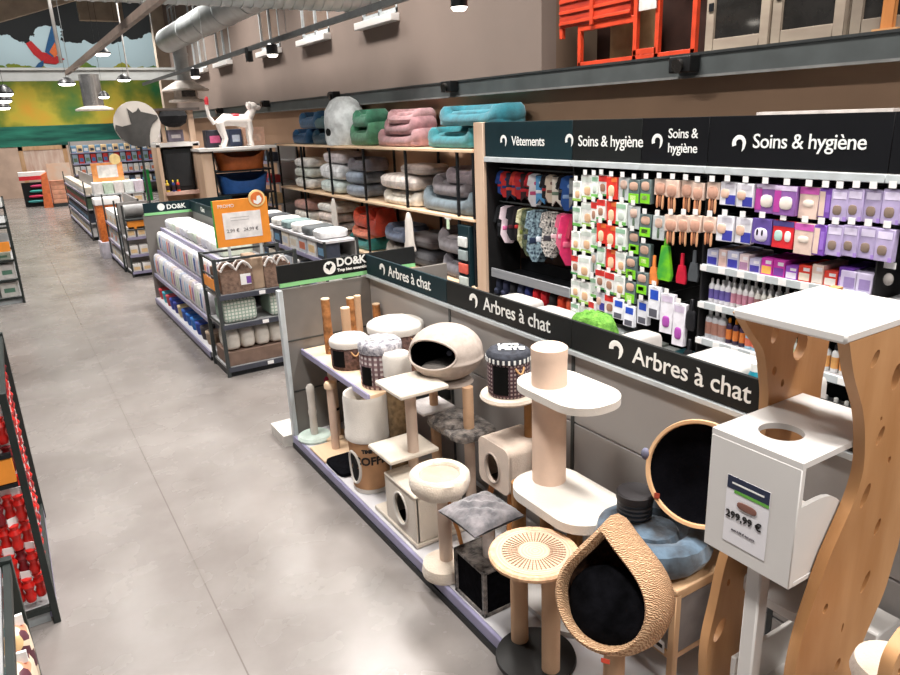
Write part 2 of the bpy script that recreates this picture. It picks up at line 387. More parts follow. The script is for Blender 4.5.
# ================================================================ cat tree gondola
GX0,GX1,GXB=1.73,2.56,2.60
G=thing('display_gondola','long light grey shop gondola carrying the cat trees','gondola',(GX1,2.9,0))
def W(m,name,par,ox,oy,oz=0):  # part built in world numbers under a root at (ox,oy,oz)
    bmesh.ops.translate(m.bm,vec=(-ox,-oy,-oz),verts=m.bm.verts); return m.obj(name,par)
def gp(m,name): return W(m,name,G,GX1,2.9)
Y0,Y1=.22,5.54
D=.12
m=MB(); m.box(GX0+.01,3.4,Y0,Y1,0,.05,blackmet); m.box(GX0+.02,GX1,Y0,Y1,.05,D-.004,deckm); m.box(GX1+.05,3.36,Y0,Y1,.05,D,deckm); gp(m,'plinth')
m=MB(); m.box(GX0-.004,GX0+.02,Y0,Y1,.045,.115,lilac,.004); o=gp(m,'price_rail')
m=MB(); m.box(GX0-.012,GX0+.008,Y0,Y1,0,.045,blackmet); gp(m,'kick_strip')
ys=[5.54,4.21,2.88,1.55,.22]
for i in range(4):
    a,c=ys[i+1],ys[i]
    for (z0,z1) in ((D,.50),(.505,.965),(.972,1.42)):
        m=MB(); m.box(GX1,GX1+.025,a+.008,c-.008,z0+.003,z1,paint_g,.003); gp(m,'back_panel')
    m=MB(); m.box(GX1-.006,GX1+.07,a-.012,a+.012,.05,1.42,greymet); gp(m,'upright')
    sm=(signb,signm,signm,signm)[i]
    m=MB(); m.box(GX1-.02,GX1+.0,a+.002,c-.002,1.425,1.592,sm,.002); sp=gp(m,'header_sign')
    if i<3:
        t=text('Arbres à chat',.127,lettw,sp,(-.022,[5.115,3.745,2.415][i]-2.9,1.474),(PI/2,0,-PI/2),bold=.001,spacing=.98)
        e=MB(); pts=[];rs=[]
        for k in range(15):
            a2=math.radians(195-215*k/14); pts.append((0,-.036*math.cos(a2)*1.0,.034*math.sin(a2)*.9)); rs.append(.0145*(1-.25*k/14)+.002)
        pts.append((0,-.03,-.03)); rs.append(.009); pts.append((0,-.018,-.05)); rs.append(.002)
        e.tube(pts,.01,lettw,rs=rs); bmesh.ops.scale(e.bm,vec=(.08,1,1),verts=e.bm.verts); bmesh.ops.transform(e.bm,matrix=Matrix.Rotation(0,4,'X'),verts=e.bm.verts)
        eo=e.obj('tail_emblem',sp); eo.location=(-.022,[5.22,3.86,2.53][i]-2.9,1.515)
m=MB(); m.box(GX1-.03,GX1+.04,Y0,Y1,1.392,1.42,railg,.003); gp(m,'top_rail')
# end panel facing the near aisle end
m=MB(); m.box(GX0+.03,3.36,Y1,Y1+.03,.06,1.40,endgrey,.003); gp(m,'end_panel')
for z in (.50,.95):
    m=MB(); m.box(GX0+.04,GX1-.005,Y1-.006,Y1,z,z+.012,greymet); gp(m,'panel_joint')
m=MB(); m.box(GX0-.0,GX0+.04,Y1-.03,Y1+.035,.0,1.40,railg,.004); gp(m,'end_post')
m=MB(); m.box(GX0+.02,3.02,Y1-.01,Y1+.012,1.455,1.6,signm,.002); sp=gp(m,'header_sign')
e=MB(); e.box(GX0+.03,3.02,Y1-.012,Y1+.012,1.42,1.452,greenstrip); W(e,'green_strip',sp,GX1,2.9)
text('DO&K',.095,lettw,sp,(2.265-GX1,Y1-.012-2.9,1.528),(PI/2,0,0),bold=.003)
text('Trop bien ensemble',.034,lettw,sp,(2.268-GX1,Y1-.012-2.9,1.483),(PI/2,0,0),bold=.0012)
e=MB(); e.prism(ell(.055,.055),lettw,th=.003,o=(2.2-GX1,Y1-.0125-2.9,1.525)); e.prism([(-.03,.0),(-.02,.03),(0,.02),(.02,.035),(.03,.01),(.01,-.01),(0,-.03),(-.012,-.012)],signm,o=(2.195-GX1,Y1-.015-2.9,1.53),th=.002); e.obj('animal_emblem',sp)
# end foot on the far side of the panel
m=MB(); m.box(GX0-.07,GX0+.5,Y1+.05,Y1+.4,0,.1,M('off_white_foot',(206,202,196),.5)); gp(m,'end_foot')
# upper shelf
SZ=.87
m=MB(); m.box(1.89,GX1,4.22,5.52,SZ-.03,SZ,ply,.003); s_=gp(m,'shelf'); 
m=MB(); m.box(1.872,1.892,4.22,5.52,SZ-.04,SZ+.008,lilac,.003); W(m,'price_rail',s_,GX1,2.9)
for y in (4.25,5.48):
    m=MB(); m.prism([(0,0),(-.6,0),(0,-.18)],greymet,o=(GX1,y,SZ-.03),u=(1,0,0),v=(0,0,1),th=.006); gp(m,'bracket')
# back side shelves
for z in (.55,.9,1.25):
    m=MB(); m.box(GX1+.05,3.1,Y0,Y1-.02,z-.03,z,deckm,.003); gp(m,'shelf')

# ================================================================ cat furniture
def root(name,label,cat,x,y,z,rz=0,group=None): return thing(name,label,cat,(x,y,z),rz,group)
# --- logs on the upper shelf
LG=[(325,299,5.28,.036,'brown cork scratching log standing leftmost on the upper shelf'),(345,308,5.18,.038,'pale short scratching log behind the small round basket drum'),(350,298,5.34,.034,'second tallest brown log, just behind the pale short one'),(357,296,5.44,.03,'slim pale brown log closest to the end panel corner'),(376,304,5.33,.034,'short brown log peeking over the large white lidded basket')]
for i,(px,py,y,r,lab) in enumerate(LG):
    p=at(px,py,Y=y); 
    m=MB(); h=p.z-SZ; m.lathe([(r,0),(r*1.03,h*.3),(r*.97,h*.6),(r,h-.004)],sisalbrown if i!=1 and i!=3 else sisal,18,jit=.001)
    rt=root('scratching_log',lab,'scratching post',p.x,y,SZ+.001,group='scratching logs on the upper shelf')
    m.obj('log',rt); e=MB(); e.lathe([(0,h-.004),(r*.99,h-.004),(r*.96,h+.004),(0,h+.005)],ply,18); e.obj('cut_end',rt)
def drum(name,label,cat,x,y,z,r,h,body,top,hole=None,lid=.05,fringe=False,handles=()):
    rt=root(name,label,cat,x,y,z)
    m=MB(); m.lathe([(0,0),(r*.96,0),(r,.01),(r*1.02,h*.5),(r,h-lid)],body,40); m.obj('basket_body',rt)
    t=MB(); t.lathe([(r*1.04,h-lid-.01),(r*1.07,h-lid*.5),(r*1.03,h-.01),(r*.9,h+.006),(0,h+.014)],top,40,jit=.0015); t.obj('cushion_lid',rt)
    if hole:
        a,w,z0,z1=hole
        q=MB()
        n=8
        def fn(tb):
            A=[];B=[]
            for k in range(n+1):
                an=a-w/2+w*k/n; A.append(tb.verts.new(((r*1.025+.002)*math.cos(an),(r*1.025+.002)*math.sin(an),z0))); B.append(tb.verts.new(((r*1.025+.002)*math.cos(an),(r*1.025+.002)*math.sin(an),z1)))
            for k in range(n): tb.faces.new((A[k],A[k+1],B[k+1],B[k]))
            bmesh.ops.solidify(tb,geom=tb.faces[:],thickness=-.004)
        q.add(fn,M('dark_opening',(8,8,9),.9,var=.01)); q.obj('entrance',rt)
    for a in handles:
        q=MB(); pts=[((r*1.03+.012*math.sin(PI*k/8))*math.cos(a-.22+.44*k/8),(r*1.03+.012*math.sin(PI*k/8))*math.sin(a-.22+.44*k/8),h-lid-.03-.035*math.sin(PI*k/8)) for k in range(9)]
        q.tube(pts,.006,M('tan_rope',(206,160,112),.9)); q.obj('rope_handle',rt)
    return rt
p=at(351,365,Z=SZ)
drum('cat_basket','small round brown basket house with fluffy white lid on upper shelf','cat basket',p.x,p.y,SZ,.145,.235,brownrope,white,(PI+.5,.75,.03,.16),handles=(PI-.5,PI+1.45))
p=at(395,321,X=2.33); drum('cat_basket','large round brown basket with wide white plush lid','cat basket',2.33,p.y,SZ,.205,p.z-SZ,brownrope,white,None,.06,handles=(PI+.9,-PI/2+.3))
tart=checkmat('plaid_tweed',(84,54,60),(168,150,148),260,(70,52,60))
greyfur=M('grey_fur_trim',(120,118,126),.98,scale=30,rgb2=(196,192,196),bump=1,bscale=80)
rt=drum('cat_basket','tall plaid round cat house with grey furry rim on the upper shelf','cat basket',2.07,4.385,SZ,.15,.33,checkmat('plaid_wool',(146,120,122),(214,204,202),170,(116,92,96)),greyfur,(PI+.35,.6,.03,.17),.06)
text('CATS',.085,lettw,rt,(-.02,-.04,.3445),(0,0,-.5),name='lid_lettering',align='CENTER',bold=.004)
# --- tall brown column with white cap
p=at(405,486,Z=D); 
rt=root('scratching_column','tall brown scratching column with white plush cap beside the coffee cup house','scratching post',p.x,p.y,D)
m=MB(); m.lathe([(0,0),(.12,0),(.12,.03),(0,.03)],cream,32); m.obj('base',rt)
ht=at(397,352,Y=p.y).z-D
m=MB(); m.lathe([(.088,.03),(.088,ht-.16),(0,ht-.16)],M('olive_brown_sisal',(120,98,70),.95,var=.15,scale=30,bump=.4,bscale=100),28); m.obj('column',rt)
m=MB(); m.lathe([(.089,ht-.17),(.098,ht-.165),(.1,ht-.03),(.085,ht-.004),(0,ht)],white,28); m.obj('cap',rt)
# --- posts at the far end of the deck
rt=root('scratching_post','short white plush post on a round mint base by the end panel','scratching post',1.865,5.37,D)
m=MB(); m.lathe([(0,0),(.14,0),(.145,.015),(.13,.035),(0,.037)],M('mint_plush',(206,222,212),.9,bump=.3),32); m.obj('base',rt)
m=MB(); m.lathe([(.03,.03),(.033,.1),(.03,.2),(.036,.24),(.03,.27),(.033,.42),(.035,.46),(.02,.485),(0,.49)],white,20); m.obj('post',rt)
rt=root('scratching_post','tan sisal post with knob top on a square plywood base','scratching post',1.915,5.03,D)
m=MB(); m.box(-.17,.19,-.17,.15,0,.02,ply,.004); m.obj('base',rt)
m=MB(); m.lathe([(.033,.02),(.033,.55)],tube,20); m.obj('post',rt)
m=MB(); m.lathe([(.048,.55),(.05,.58),(.04,.6),(0,.605)],ply,20); m.obj('top_disc',rt)
rt=root('scratching_post','beige post with black ring behind the tan sisal post','scratching post',2.03,5.27,D)
m=MB(); m.lathe([(0,0),(.12,0),(.12,.02),(0,.02)],ply,28); m.obj('base',rt)
m=MB(); m.lathe([(.036,.02),(.036,.64),(0,.645)],sisalpale,20); m.obj('post',rt)
m=MB(); m.lathe([(.038,.25),(.04,.255),(.04,.27),(.038,.275)],blackfab,20); m.obj('ring',rt)
m=MB(); m.blob((0,0,0),(.022,.022,.04),plain((150,30,70),.8)); o=m.obj('hanging_toy',rt); o.location=(-.05,0,.52)
rt=root('cat_tunnel','grey felt tube lying on the deck behind the sisal post','cat tunnel',2.0,5.0,D+.051,.5)
m=MB(); q=[(.05,-.16),(.05,.16)]; m.cyl((0.0,-.13,0),(.0,.12,0),.05,.05,felt,20,False); m.cyl((0,-.128,0),(0,.118,0),.045,.045,blackfab,20,True); m.obj('tube',rt)
rt.location=(2.13,5.03,D+.052)
m=MB(); m.blob((0,0,.018),(.13,.17,.018),blackfab,.35); o=m.obj('folded_mat'); o.location=(1.88,4.72,D); tag(o,'flat black mat on the deck between sisal post and cup','mat')
# --- coffee cup cat house
CX,CY=1.905,4.335
rt=root('cat_house','takeaway coffee cup shaped cat house with white lid','cat house',CX,CY,D)
m=MB(); m.lathe([(0,0),(.128,0),(.133,.015),(.152,.42),(0,.42)],M('kraft_felt',(192,146,106),.9,var=.05,bump=.15,bscale=120),40); m.obj('cup_body',rt)
m=MB(); m.lathe([(.155,.40),(.166,.41),(.168,.45),(.162,.46),(.163,.70),(.156,.74),(.146,.73),(.142,.64),(0,.63)],white,40); m.obj('lid',rt)
m=MB(); m.lathe([(.129,.0),(.137,.0),(.139,.03),(.13,.03)],white,40); m.obj('base_trim',rt)
ang=math.atan2(-CY,-CX)
a0=ang+PI/2
for s,sz,z,dz in (('COFFEE',.085,.235,0),('TIME FOR',.035,.33,0)):
    t=text(s,sz,lettb,rt,(0,0,z),(0,0,a0+.12),name='cup_lettering',align='CENTER',bold=.003,bend=.15 if sz>.05 else .152)
# entrance ring: ellipse bent round the cup
q=MB(); pts=[]; ah=ang-.72-.25
for k in range(28):
    t=2*PI*k/28; z=.2+.125*math.sin(t); r=.133+.019*z/.42+.002; an=ah+.42*math.cos(t); pts.append((r*math.cos(an),r*math.sin(an),z))
q.tube(pts,.011,white,closed=True)
q.obj('entrance_rim',rt)
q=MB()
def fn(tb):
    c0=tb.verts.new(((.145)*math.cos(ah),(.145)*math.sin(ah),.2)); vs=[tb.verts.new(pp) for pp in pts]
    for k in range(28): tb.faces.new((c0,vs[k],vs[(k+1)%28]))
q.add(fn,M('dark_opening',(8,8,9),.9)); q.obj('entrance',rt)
# --- white tree with square platforms and cube den
rt=root('cat_tree','cream cat tree with two square platforms over a cube den','cat tree',1.95,3.72,D)
def T(m,name,par=rt,o=(1.95,3.72,D)): 
    bmesh.ops.translate(m.bm,vec=(-o[0],-o[1],-o[2]),verts=m.bm.verts); return m.obj(name,par)
pl=M('cream_short_plush',(204,192,176),.9,var=.03,bump=.3,bscale=120,sheen=.3)
m=MB(); m.box(1.77,2.15,3.42,4.02,D,D+.03,pl,.006); T(m,'base')
m=MB()
# cube den walls, front wall with a round opening
hx=ell(.085,.115,28,0,.02)
m.prism([(-.2,-.155),(.2,-.155),(.2,.155),(-.2,.155)],pl,o=(1.79,3.63,.31),u=(0,1,0),v=(0,0,1),th=.02,holes=[ell(.09,.11,28)])
m.prism([(-.16,-.155),(.16,-.155),(.16,.155),(-.16,.155)],pl,o=(1.95,3.44,.31),u=(1,0,0),v=(0,0,1),th=.02)
m.box(1.78,2.12,3.82,3.84,.155,.465,pl); m.box(2.1,2.12,3.43,3.83,.155,.465,pl); m.box(1.775,2.125,3.425,3.845,.46,.482,pl,.008); T(m,'cube_den')
m=MB(); m.tube([(1.778,3.63+.09*math.cos(t*PI/14),.31+.11*math.sin(t*PI/14)) for t in range(28)],.008,white,closed=True); T(m,'entrance_rim')
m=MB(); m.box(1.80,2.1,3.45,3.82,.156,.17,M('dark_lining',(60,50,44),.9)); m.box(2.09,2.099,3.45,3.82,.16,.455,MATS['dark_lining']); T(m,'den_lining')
m=MB(); m.cyl((1.98,3.8,.48),(1.98,3.8,.6),.036,.036,sisalpale); T(m,'post')
m=MB(); m.box(1.755,2.12,3.69,4.02,.588,.618,pl,.008); T(m,'platform')
m=MB(); m.cyl((1.955,3.745,.615),(1.955,3.745,1.08),.037,.037,sisalpale); T(m,'post')
m=MB(); m.box(1.785,2.13,3.545,3.9,1.075,1.105,pl,.008); T(m,'platform')
# --- cat bed on post
rt=root('cat_tree','round cream donut bed raised on a sisal post','cat tree',1.80,3.13,D); o=(1.80,3.13,D)
m=MB(); m.lathe([(0,0),(.135,0),(.14,.02),(.13,.07),(.1,.085),(0,.087)],cream,36,c=o); T(m,'base',rt,o)
m=MB(); m.cyl((1.81,3.13,.2),(1.81,3.13,.66),.04,.04,sisalpale); T(m,'post',rt,o)
m=MB(); m.lathe([(0,.665),(.145,.665),(.166,.69),(.176,.73),(.170,.77),(.15,.79),(.128,.782),(.118,.765),(.116,.745),(0,.742)],cream,40,c=(1.79,3.13,0),jit=.0015,wob=.012); T(m,'bed',rt,o)
m=MB(); m.lathe([(.116,.745),(.114,.762),(.09,.768),(0,.77)],M('tan_pad_plush',(176,154,136),.95,var=.05,bump=.4),32,c=(1.79,3.13,0)); T(m,'pad',rt,o)
m=MB(); m.tube([(1.86,3.05,.205),(1.865,3.03,.3),(1.85,3.05,.42),(1.83,3.08,.52),(1.82,3.1,.645)],.012,legwood); T(m,'branch',rt,o)
# --- felt pod tree
o=(2.3,3.62,D); rt=root('cat_tree','taupe felt pod bed on a post above a shaggy grey platform','cat tree',*o)
m=MB(); m.box(2.17,2.5,3.5,3.98,D,D+.03,shaggy,.006); T(m,'base',rt,o)
m=MB(); m.cyl((2.3,3.6,D+.03),(2.3,3.6,.69),.036,.036,sisalpale); T(m,'post',rt,o)
m=MB(); m.cyl((2.22,3.9,D+.03),(2.22,3.9,.69),.036,.036,sisal); T(m,'post',rt,o)
m=MB(); m.blob((2.31,3.72,.715),(.16,.24,.03),shaggy,.4,36,.03); m.blob((2.27,3.78,.74),(.14,.17,.06),shaggy,.9,30,.05); T(m,'platform',rt,o)
m=MB(); m.cyl((2.3,3.6,.735),(2.3,3.6,1.03),.036,.036,sisal); T(m,'post',rt,o)
q=at(430,404,X=2.22)
m=MB(); m.box(q.x-.13,q.x+.13,q.y-.13,q.y+.13,q.z-.02,q.z,M('pale_grey_plush',(196,190,188),.9,bump=.4),.006); T(m,'platform',rt,o)
m=MB(); m.cyl((q.x+.02,q.y-.02,q.z),(q.x+.02,q.y-.02,1.0),.03,.03,sisal); T(m,'post',rt,o)
PO=Vector((2.27,3.80,1.225)); od=Vector((-.80,-.42,.22)).normalized()
def podrim():
    up=Vector((0,0,1)); sd=od.cross(up).normalized(); vv=sd.cross(od); pts=[]
    for k in range(48):
        t=2*PI*k/48; a=.72*math.cos(t); b_=.5*math.sin(t); c=sd*a+vv*b_+od*math.sqrt(max(0,1-a*a-b_*b_)); s=1+.04*math.exp(-((c.z+.15)/.08)**2)
        pts.append(PO+Vector((c.x*.245*s,c.y*.245*s,c.z*.185)))
    m=MB(); m.tube(pts,.0075,felt,closed=True); T(m,'opening_trim',rt,o)
def podshell(rx,ry,rz,mat,cut,name):
    m=MB()
    def fn(t):
        bmesh.ops.create_icosphere(t,subdivisions=6,radius=1)
        up=Vector((0,0,1)); sd=od.cross(up).normalized(); vv=sd.cross(od)
        kill=[]
        for f in t.faces:
            c=f.calc_center_median(); 
            a=(c.dot(sd)+.0)/.72; b_=(c.dot(vv)-.0)/.5
            if c.dot(od)>0 and a*a+b_*b_<cut: kill.append(f)
        bmesh.ops.delete(t,geom=kill,context='FACES')
        for v in t.verts:
            s=1+.04*math.exp(-((v.co.z+.15)/.08)**2)
            v.co=Vector((v.co.x*rx*s,v.co.y*ry*s,v.co.z*rz))
    m.add(fn,mat,Matrix.Translation(PO)); return T(m,name,rt,o)
podshell(.245,.245,.185,felt,1,'pod_shell')
podrim()
podshell(.23,.23,.172,blackfab,.98,'pod_lining')
m=MB(); m.blob(PO+Vector((-.02,-.01,-.11)),(.16,.16,.05),M('grey_fleece',(150,142,136),.95,bump=.5),1,28); T(m,'cushion',rt,o)
m=MB(); q=at(453,353,X=2.07); n_=(q-PO).normalized(); 
pp=PO+Vector((n_.x*.228,n_.y*.228,n_.z*.2)); m.cyl(pp-n_*.004,pp+n_*.006,.017,.017,blackfab); T(m,'peep_hole',rt,o)
m=MB(); m.lathe([(0,0),(.13,0),(.14,.012),(.12,.03),(0,.03)],felt,32,c=(2.28,3.75,1.02)); T(m,'pod_seat',rt,o)
# --- tartan tree
o=(2.34,3.17,D); rt=root('cat_tree','cat tree with rounded beige den on wooden legs and disc platform','cat tree',*o)
m=MB()
hx=2.34; hy=3.17
prof=[(-.15,.42),(.15,.42)]
def den(zz0,zz1,rx,ry,mat,nm_,hole):
    m=MB(); r=.06
    front=rrect(ry*2,zz1-zz0,.05,6)
    m.prism(front,mat,o=(hx-rx+.01,hy,(zz0+zz1)/2),u=(0,1,0),v=(0,0,1),th=.02,holes=[ell(.075,.095,28,.01,-.02)])
    m.prism(front,mat,o=(hx+rx-.01,hy,(zz0+zz1)/2),u=(0,1,0),v=(0,0,1),th=.02)
    m.prism(front,mat,o=(hx,hy,(zz0+zz1)/2),u=(0,1,0),v=(0,0,1),th=2*rx-.03,holes=[rrect(ry*2-.03,zz1-zz0-.03,.04,6)]); return m
m=den(.53,.83,.15,.155,beigeplush,'den',None); T(m,'den',rt,o)
m=MB(); m.tube([(hx-.152,hy+.01+.075*math.cos(t*PI/14),.66+.095*math.sin(t*PI/14)) for t in range(28)],.007,felt,closed=True); T(m,'entrance_rim',rt,o)
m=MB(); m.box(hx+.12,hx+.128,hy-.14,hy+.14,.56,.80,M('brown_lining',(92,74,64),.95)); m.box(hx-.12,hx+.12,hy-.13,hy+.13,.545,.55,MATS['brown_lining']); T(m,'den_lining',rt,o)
for sx,sy in ((-1,-1),(-1,1),(1,-1),(1,1)):
    m=MB(); m.cyl((hx+sx*.16,hy+sy*.15,D),(hx+sx*.09,hy+sy*.09,.53),.013,.02,legwood,14); T(m,'leg',rt,o)
m=MB(); m.cyl((2.43,3.12,.83),(2.43,3.12,1.085),.034,.034,M('brown_post_carpet',(150,108,66),.9,bump=.4),20); T(m,'post',rt,o)
m=MB(); m.lathe([(0,0),(.165,0),(.175,.012),(.168,.03),(0,.032)],cream,40,c=(2.33,3.19,1.085)); T(m,'platform',rt,o)
rt=drum('cat_basket','dark plaid drum shaped cat house with lettered lid on disc platform','cat basket',2.33,3.19,1.118,.125,.265,tart,M('charcoal_printed_cotton',(52,54,62),.9,var=.2,scale=30),(PI+.55,.75,.025,.2),.045,handles=(-PI/2-.1,))
fr=MB()
for k in range(26):
    a=2*PI*k/26; mt=rotz(a)@Matrix.Translation((.134,0,.225)); fr.box(-.002,.002,-.006,.006,-.012,.014,lettw,mtx=mt)
fr.obj('lid_print',rt)
text('PETS',.075,lettw,rt,(-.01,-.045,.2795),(0,0,-.6),name='lid_lettering',align='CENTER',bold=.004)
text('LOVE',.05,lettw,rt,(.02,.03,.2795),(0,0,-.6),name='lid_lettering',align='CENTER',bold=.003)
# --- big tan column tree
o=(2.2,2.62,D); rt=root('cat_tree','large cat tree with thick tan tube and white oval platforms','cat tree',*o)
m=MB(); m.prism(rrect(.42,.62,.12),whitelac,o=(2.2,2.57,D+.015),u=(1,0,0),v=(0,1,0),th=.03); T(m,'base',rt,o)
for x,y in ((2.1,2.8),(2.3,2.8),(2.12,2.36),(2.32,2.4)):
    m=MB(); m.cyl((x,y,D+.03),(x,y,.765),.04,.04,M('brown_post_carpet',(150,108,66),.9),20); T(m,'post',rt,o)
def slab(cx,cy,w,h,r,z,th,mat,rz=0):
    m=MB(); m.prism(rrect(w,h,r,8),mat,o=(0,0,0),u=(1,0,0),v=(0,1,0),th=th)
    geom=[e for e in m.bm.edges if abs(e.verts[0].co.z-e.verts[1].co.z)<1e-6 and len(e.link_faces)==2 and e.calc_face_angle(0)>.8]
    bmesh.ops.bevel(m.bm,geom=geom,offset=th*.35,segments=3,affect='EDGES'); bmesh.ops.transform(m.bm,matrix=Matrix.Translation((cx,cy,z))@rotz(rz),verts=m.bm.verts); return m
m=slab(2.17,2.48,.40,.62,.17,.79,.05,white); T(m,'platform',rt,o)
m=MB(); m.cyl((2.2,2.66,.812),(2.2,2.66,1.325),.09,.09,tube,40); T(m,'tube',rt,o)
m=slab(2.235,2.56,.36,.58,.16,1.345,.04,white); T(m,'platform',rt,o)
zt=at(550,345,Y=2.66).z
m=MB(); m.lathe([(.092,1.363),(.092,zt-.07),(.094,zt-.06),(.094,zt-.01),(.08,zt),(0,zt)],tube,40,c=(2.2,2.66,0)); T(m,'tube',rt,o)
# --- grey cushion tree
o=(1.85,2.80,D); rt=root('cat_tree','crushed grey plush cushion perched over a shaggy grey box den','cat tree',*o)
m=MB(); bx=(1.755,1.97,2.655,2.95); z0,z1=D,.40
m.box(bx[0],bx[1],bx[2],bx[3],z1-.02,z1,shaggy,.006); m.box(bx[0],bx[1],bx[2],bx[3],z0,z0+.02,shaggy)
for x in (bx[0]+.012,bx[1]-.012):
    for y in (bx[2]+.012,bx[3]-.012): m.box(x-.012,x+.012,y-.012,y+.012,z0,z1,shaggy,.004)
m.box(bx[0],bx[1],bx[3]-.012,bx[3],z0,z1,shaggy); m.box(bx[1]-.012,bx[1],bx[2],bx[3],z0,z1,shaggy); T(m,'box_den',rt,o)
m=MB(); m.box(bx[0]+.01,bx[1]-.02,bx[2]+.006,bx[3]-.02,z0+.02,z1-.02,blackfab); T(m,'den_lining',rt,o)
m=MB(); m.cyl((1.88,2.78,z1),(1.88,2.78,.64),.036,.036,M('white_post_carpet',(226,214,206),.95,bump=.4),24); T(m,'post',rt,o)
m=MB()
def fn(t):
    bmesh.ops.create_grid(t,x_segments=26,y_segments=26,size=.5)
    r2=random.Random(4)
    for v in t.verts:
        x,y=v.co.x*2,v.co.y*2; pin=(1-abs(x)**3)*(1-abs(y)**3); f=1-.12*(abs(x)**6)*(1-abs(y))-.12*(abs(y)**6)*(1-abs(x))
        fold=.007*math.sin(9*x+6*y+2*math.sin(3*y))*pin+.009*abs(math.sin(5*y-9*x+math.sin(4*x)))*pin
        v.co=Vector((x*.165*(1-.05*(1-y*y)*abs(x)),y*.165*(1-.05*(1-x*x)*abs(y)),.006+.045*max(0,pin)**.5+fold+r2.uniform(-.0015,.0015)))
    r=bmesh.ops.duplicate(t,geom=t.verts[:]+t.edges[:]+t.faces[:])
    for v in [g for g in r['geom'] if isinstance(g,bmesh.types.BMVert)]: v.co.z=-v.co.z*.6
m.add(fn,greyplush,Matrix.Translation((1.83,2.775,.675))@rotz(.06)); T(m,'cushion',rt,o)
# --- woven stool
o=(1.80,2.275,D); rt=root('cat_stool','two legged scratching stool with round woven top on black base','cat tree',*o)
m=MB(); m.lathe([(0,0),(.195,0),(.2,.008),(.195,.024),(0,.026)],M('black_base_laminate',(24,23,22),.5),48,c=o); T(m,'base',rt,o)
for y in (2.405,2.16):
    m=MB(); m.cyl((1.80,y,D+.025),(1.80,y,.705),.044,.044,sisal,28); T(m,'leg',rt,o)
m=MB(); m.lathe([(0,0),(.2,0),(.212,.01),(.214,.024),(.205,.034),(.19,.032),(0,.027)],M('tan_rim_rope',(214,172,136),.85,var=.1,scale=40,bump=.5),56,c=(0,0,0),sx=1,sy=1.0); bmesh.ops.translate(m.bm,vec=(1.795,2.28,.70),verts=m.bm.verts); T(m,'top',rt,o)
m=MB(); m.lathe([(0,.0),(.185,.0),(.185,.004),(0,.006)],seagrass,48,c=(1.795,2.28,.73)); 
T(m,'woven_inlay',rt,o)
m=MB()
for k in range(44):
    a=2*PI*k/44; mt=Matrix.Translation((1.795,2.28,.7365))@rotz(a); m.box(.075,.15,-.002,.002,-.001,.001,M('dark_brown_stitch',(120,90,68),.9),mtx=mt)
T(m,'stitching',rt,o)
m=MB(); m.tube([(1.86,2.28,.70),(1.87,2.27,.6)],.003,M('tan_rope',(206,160,112),.9)); m.blob((1.87,2.27,.55),(.025,.025,.035),M('plush_mouse',(176,150,124),.95,bump=.5)); T(m,'hanging_toy',rt,o)
# --- woven teardrop
TC=at(601,602,X=1.70); nrm=(CP-TC).normalized(); nrm=(Matrix.Rotation(-.50,4,'Z')@nrm.to_4d()).to_3d(); nrm.z=.30; nrm.normalize()
uu=Vector((0,0,1)).cross(nrm).normalized(); vv=nrm.cross(uu); uu,vv=uu*math.cos(.2)+vv*math.sin(.2),vv*math.cos(.2)-uu*math.sin(.2)
o=(TC.x,TC.y,D); rt=root('cat_basket','teardrop shaped woven cat basket with black cushion on a post','cat basket',*o)
def tear(s=1,n=44,lift=0):
    pts=[]
    for k in range(n):
        t=2*PI*k/n+PI/2
        x=math.cos(t); y=math.sin(t)
        # rounded bottom, pointed top
        d=abs(((t-PI/2+PI)%(2*PI))-PI)
        k_=math.exp(-(d/.42)**1.3)
        r=.195; px,py=x*r*1.06,y*r
        py+=k_*.10; px*=(1-.28*k_)
        if d<.9: px*=1
        pts.append((px*s,py*s-.0+lift))
    return pts
m=MB()
lays=[(1.0,0,0),(1.04,-.01,0),(1.12,-.07,0),(1.13,-.14,0),(1.04,-.22,0),(.8,-.28,0),(.45,-.305,0),(.12,-.31,0)]
def fn(t):
    rings=[]
    for s_,dpt,l_ in [(.86,-.05,0),(.88,-.004,0),(.94,.012,0)]+lays:
        rings.append([t.verts.new(TC+uu*a*s_+vv*b_*s_+nrm*(dpt)) for a,b_ in tear(1)])
    n=len(rings[0])
    for A,B in zip(rings,rings[1:]):
        for k in range(n): t.faces.new((A[k],A[(k+1)%n],B[(k+1)%n],B[k]))
    t.faces.new(rings[-1])
m.add(fn,wicker); T(m,'basket_shell',rt,o)
m=MB()
def fn(t):
    rings=[]
    for s_,dpt in [(.865,-.05),(.95,-.10),(.92,-.18),(.6,-.25)]:
        rings.append([t.verts.new(TC+uu*a*s_+vv*b_*s_+nrm*(dpt)) for a,b_ in tear(1)])
    n=len(rings[0])
    for A,B in zip(rings,rings[1:]):
        for k in range(n): t.faces.new((A[k],A[(k+1)%n],B[(k+1)%n],B[k]))
    t.faces.new(rings[-1])
m.add(fn,M('dark_weave_inside',(88,56,36),.9,var=.3,scale=40,bump=1)); T(m,'basket_inside',rt,o)
m=MB(); mt=Matrix.Translation(TC-vv*.035-nrm*.075)@Matrix((uu,vv,nrm)).transposed().to_4x4()
m.blob((0,0,0),(.178,.165,.07),M('black_velvet_cushion',(12,12,15),1,var=.3,scale=12,spec=.05,bump=.3),.9,36,.01,mtx=mt); T(m,'cushion',rt,o)
pc2=TC-nrm*.13-vv*.2
m=MB(); m.cyl((pc2.x+.02,pc2.y+.02,D+.025),(pc2.x+.02,pc2.y+.02,pc2.z),.044,.044,sisal,28); T(m,'post',rt,o)
m=MB(); m.lathe([(0,0),(.19,0),(.19,.025),(0,.026)],MATS['black_base_laminate'],40,c=(pc2.x+.02,pc2.y+.02,D)); T(m,'base',rt,o)
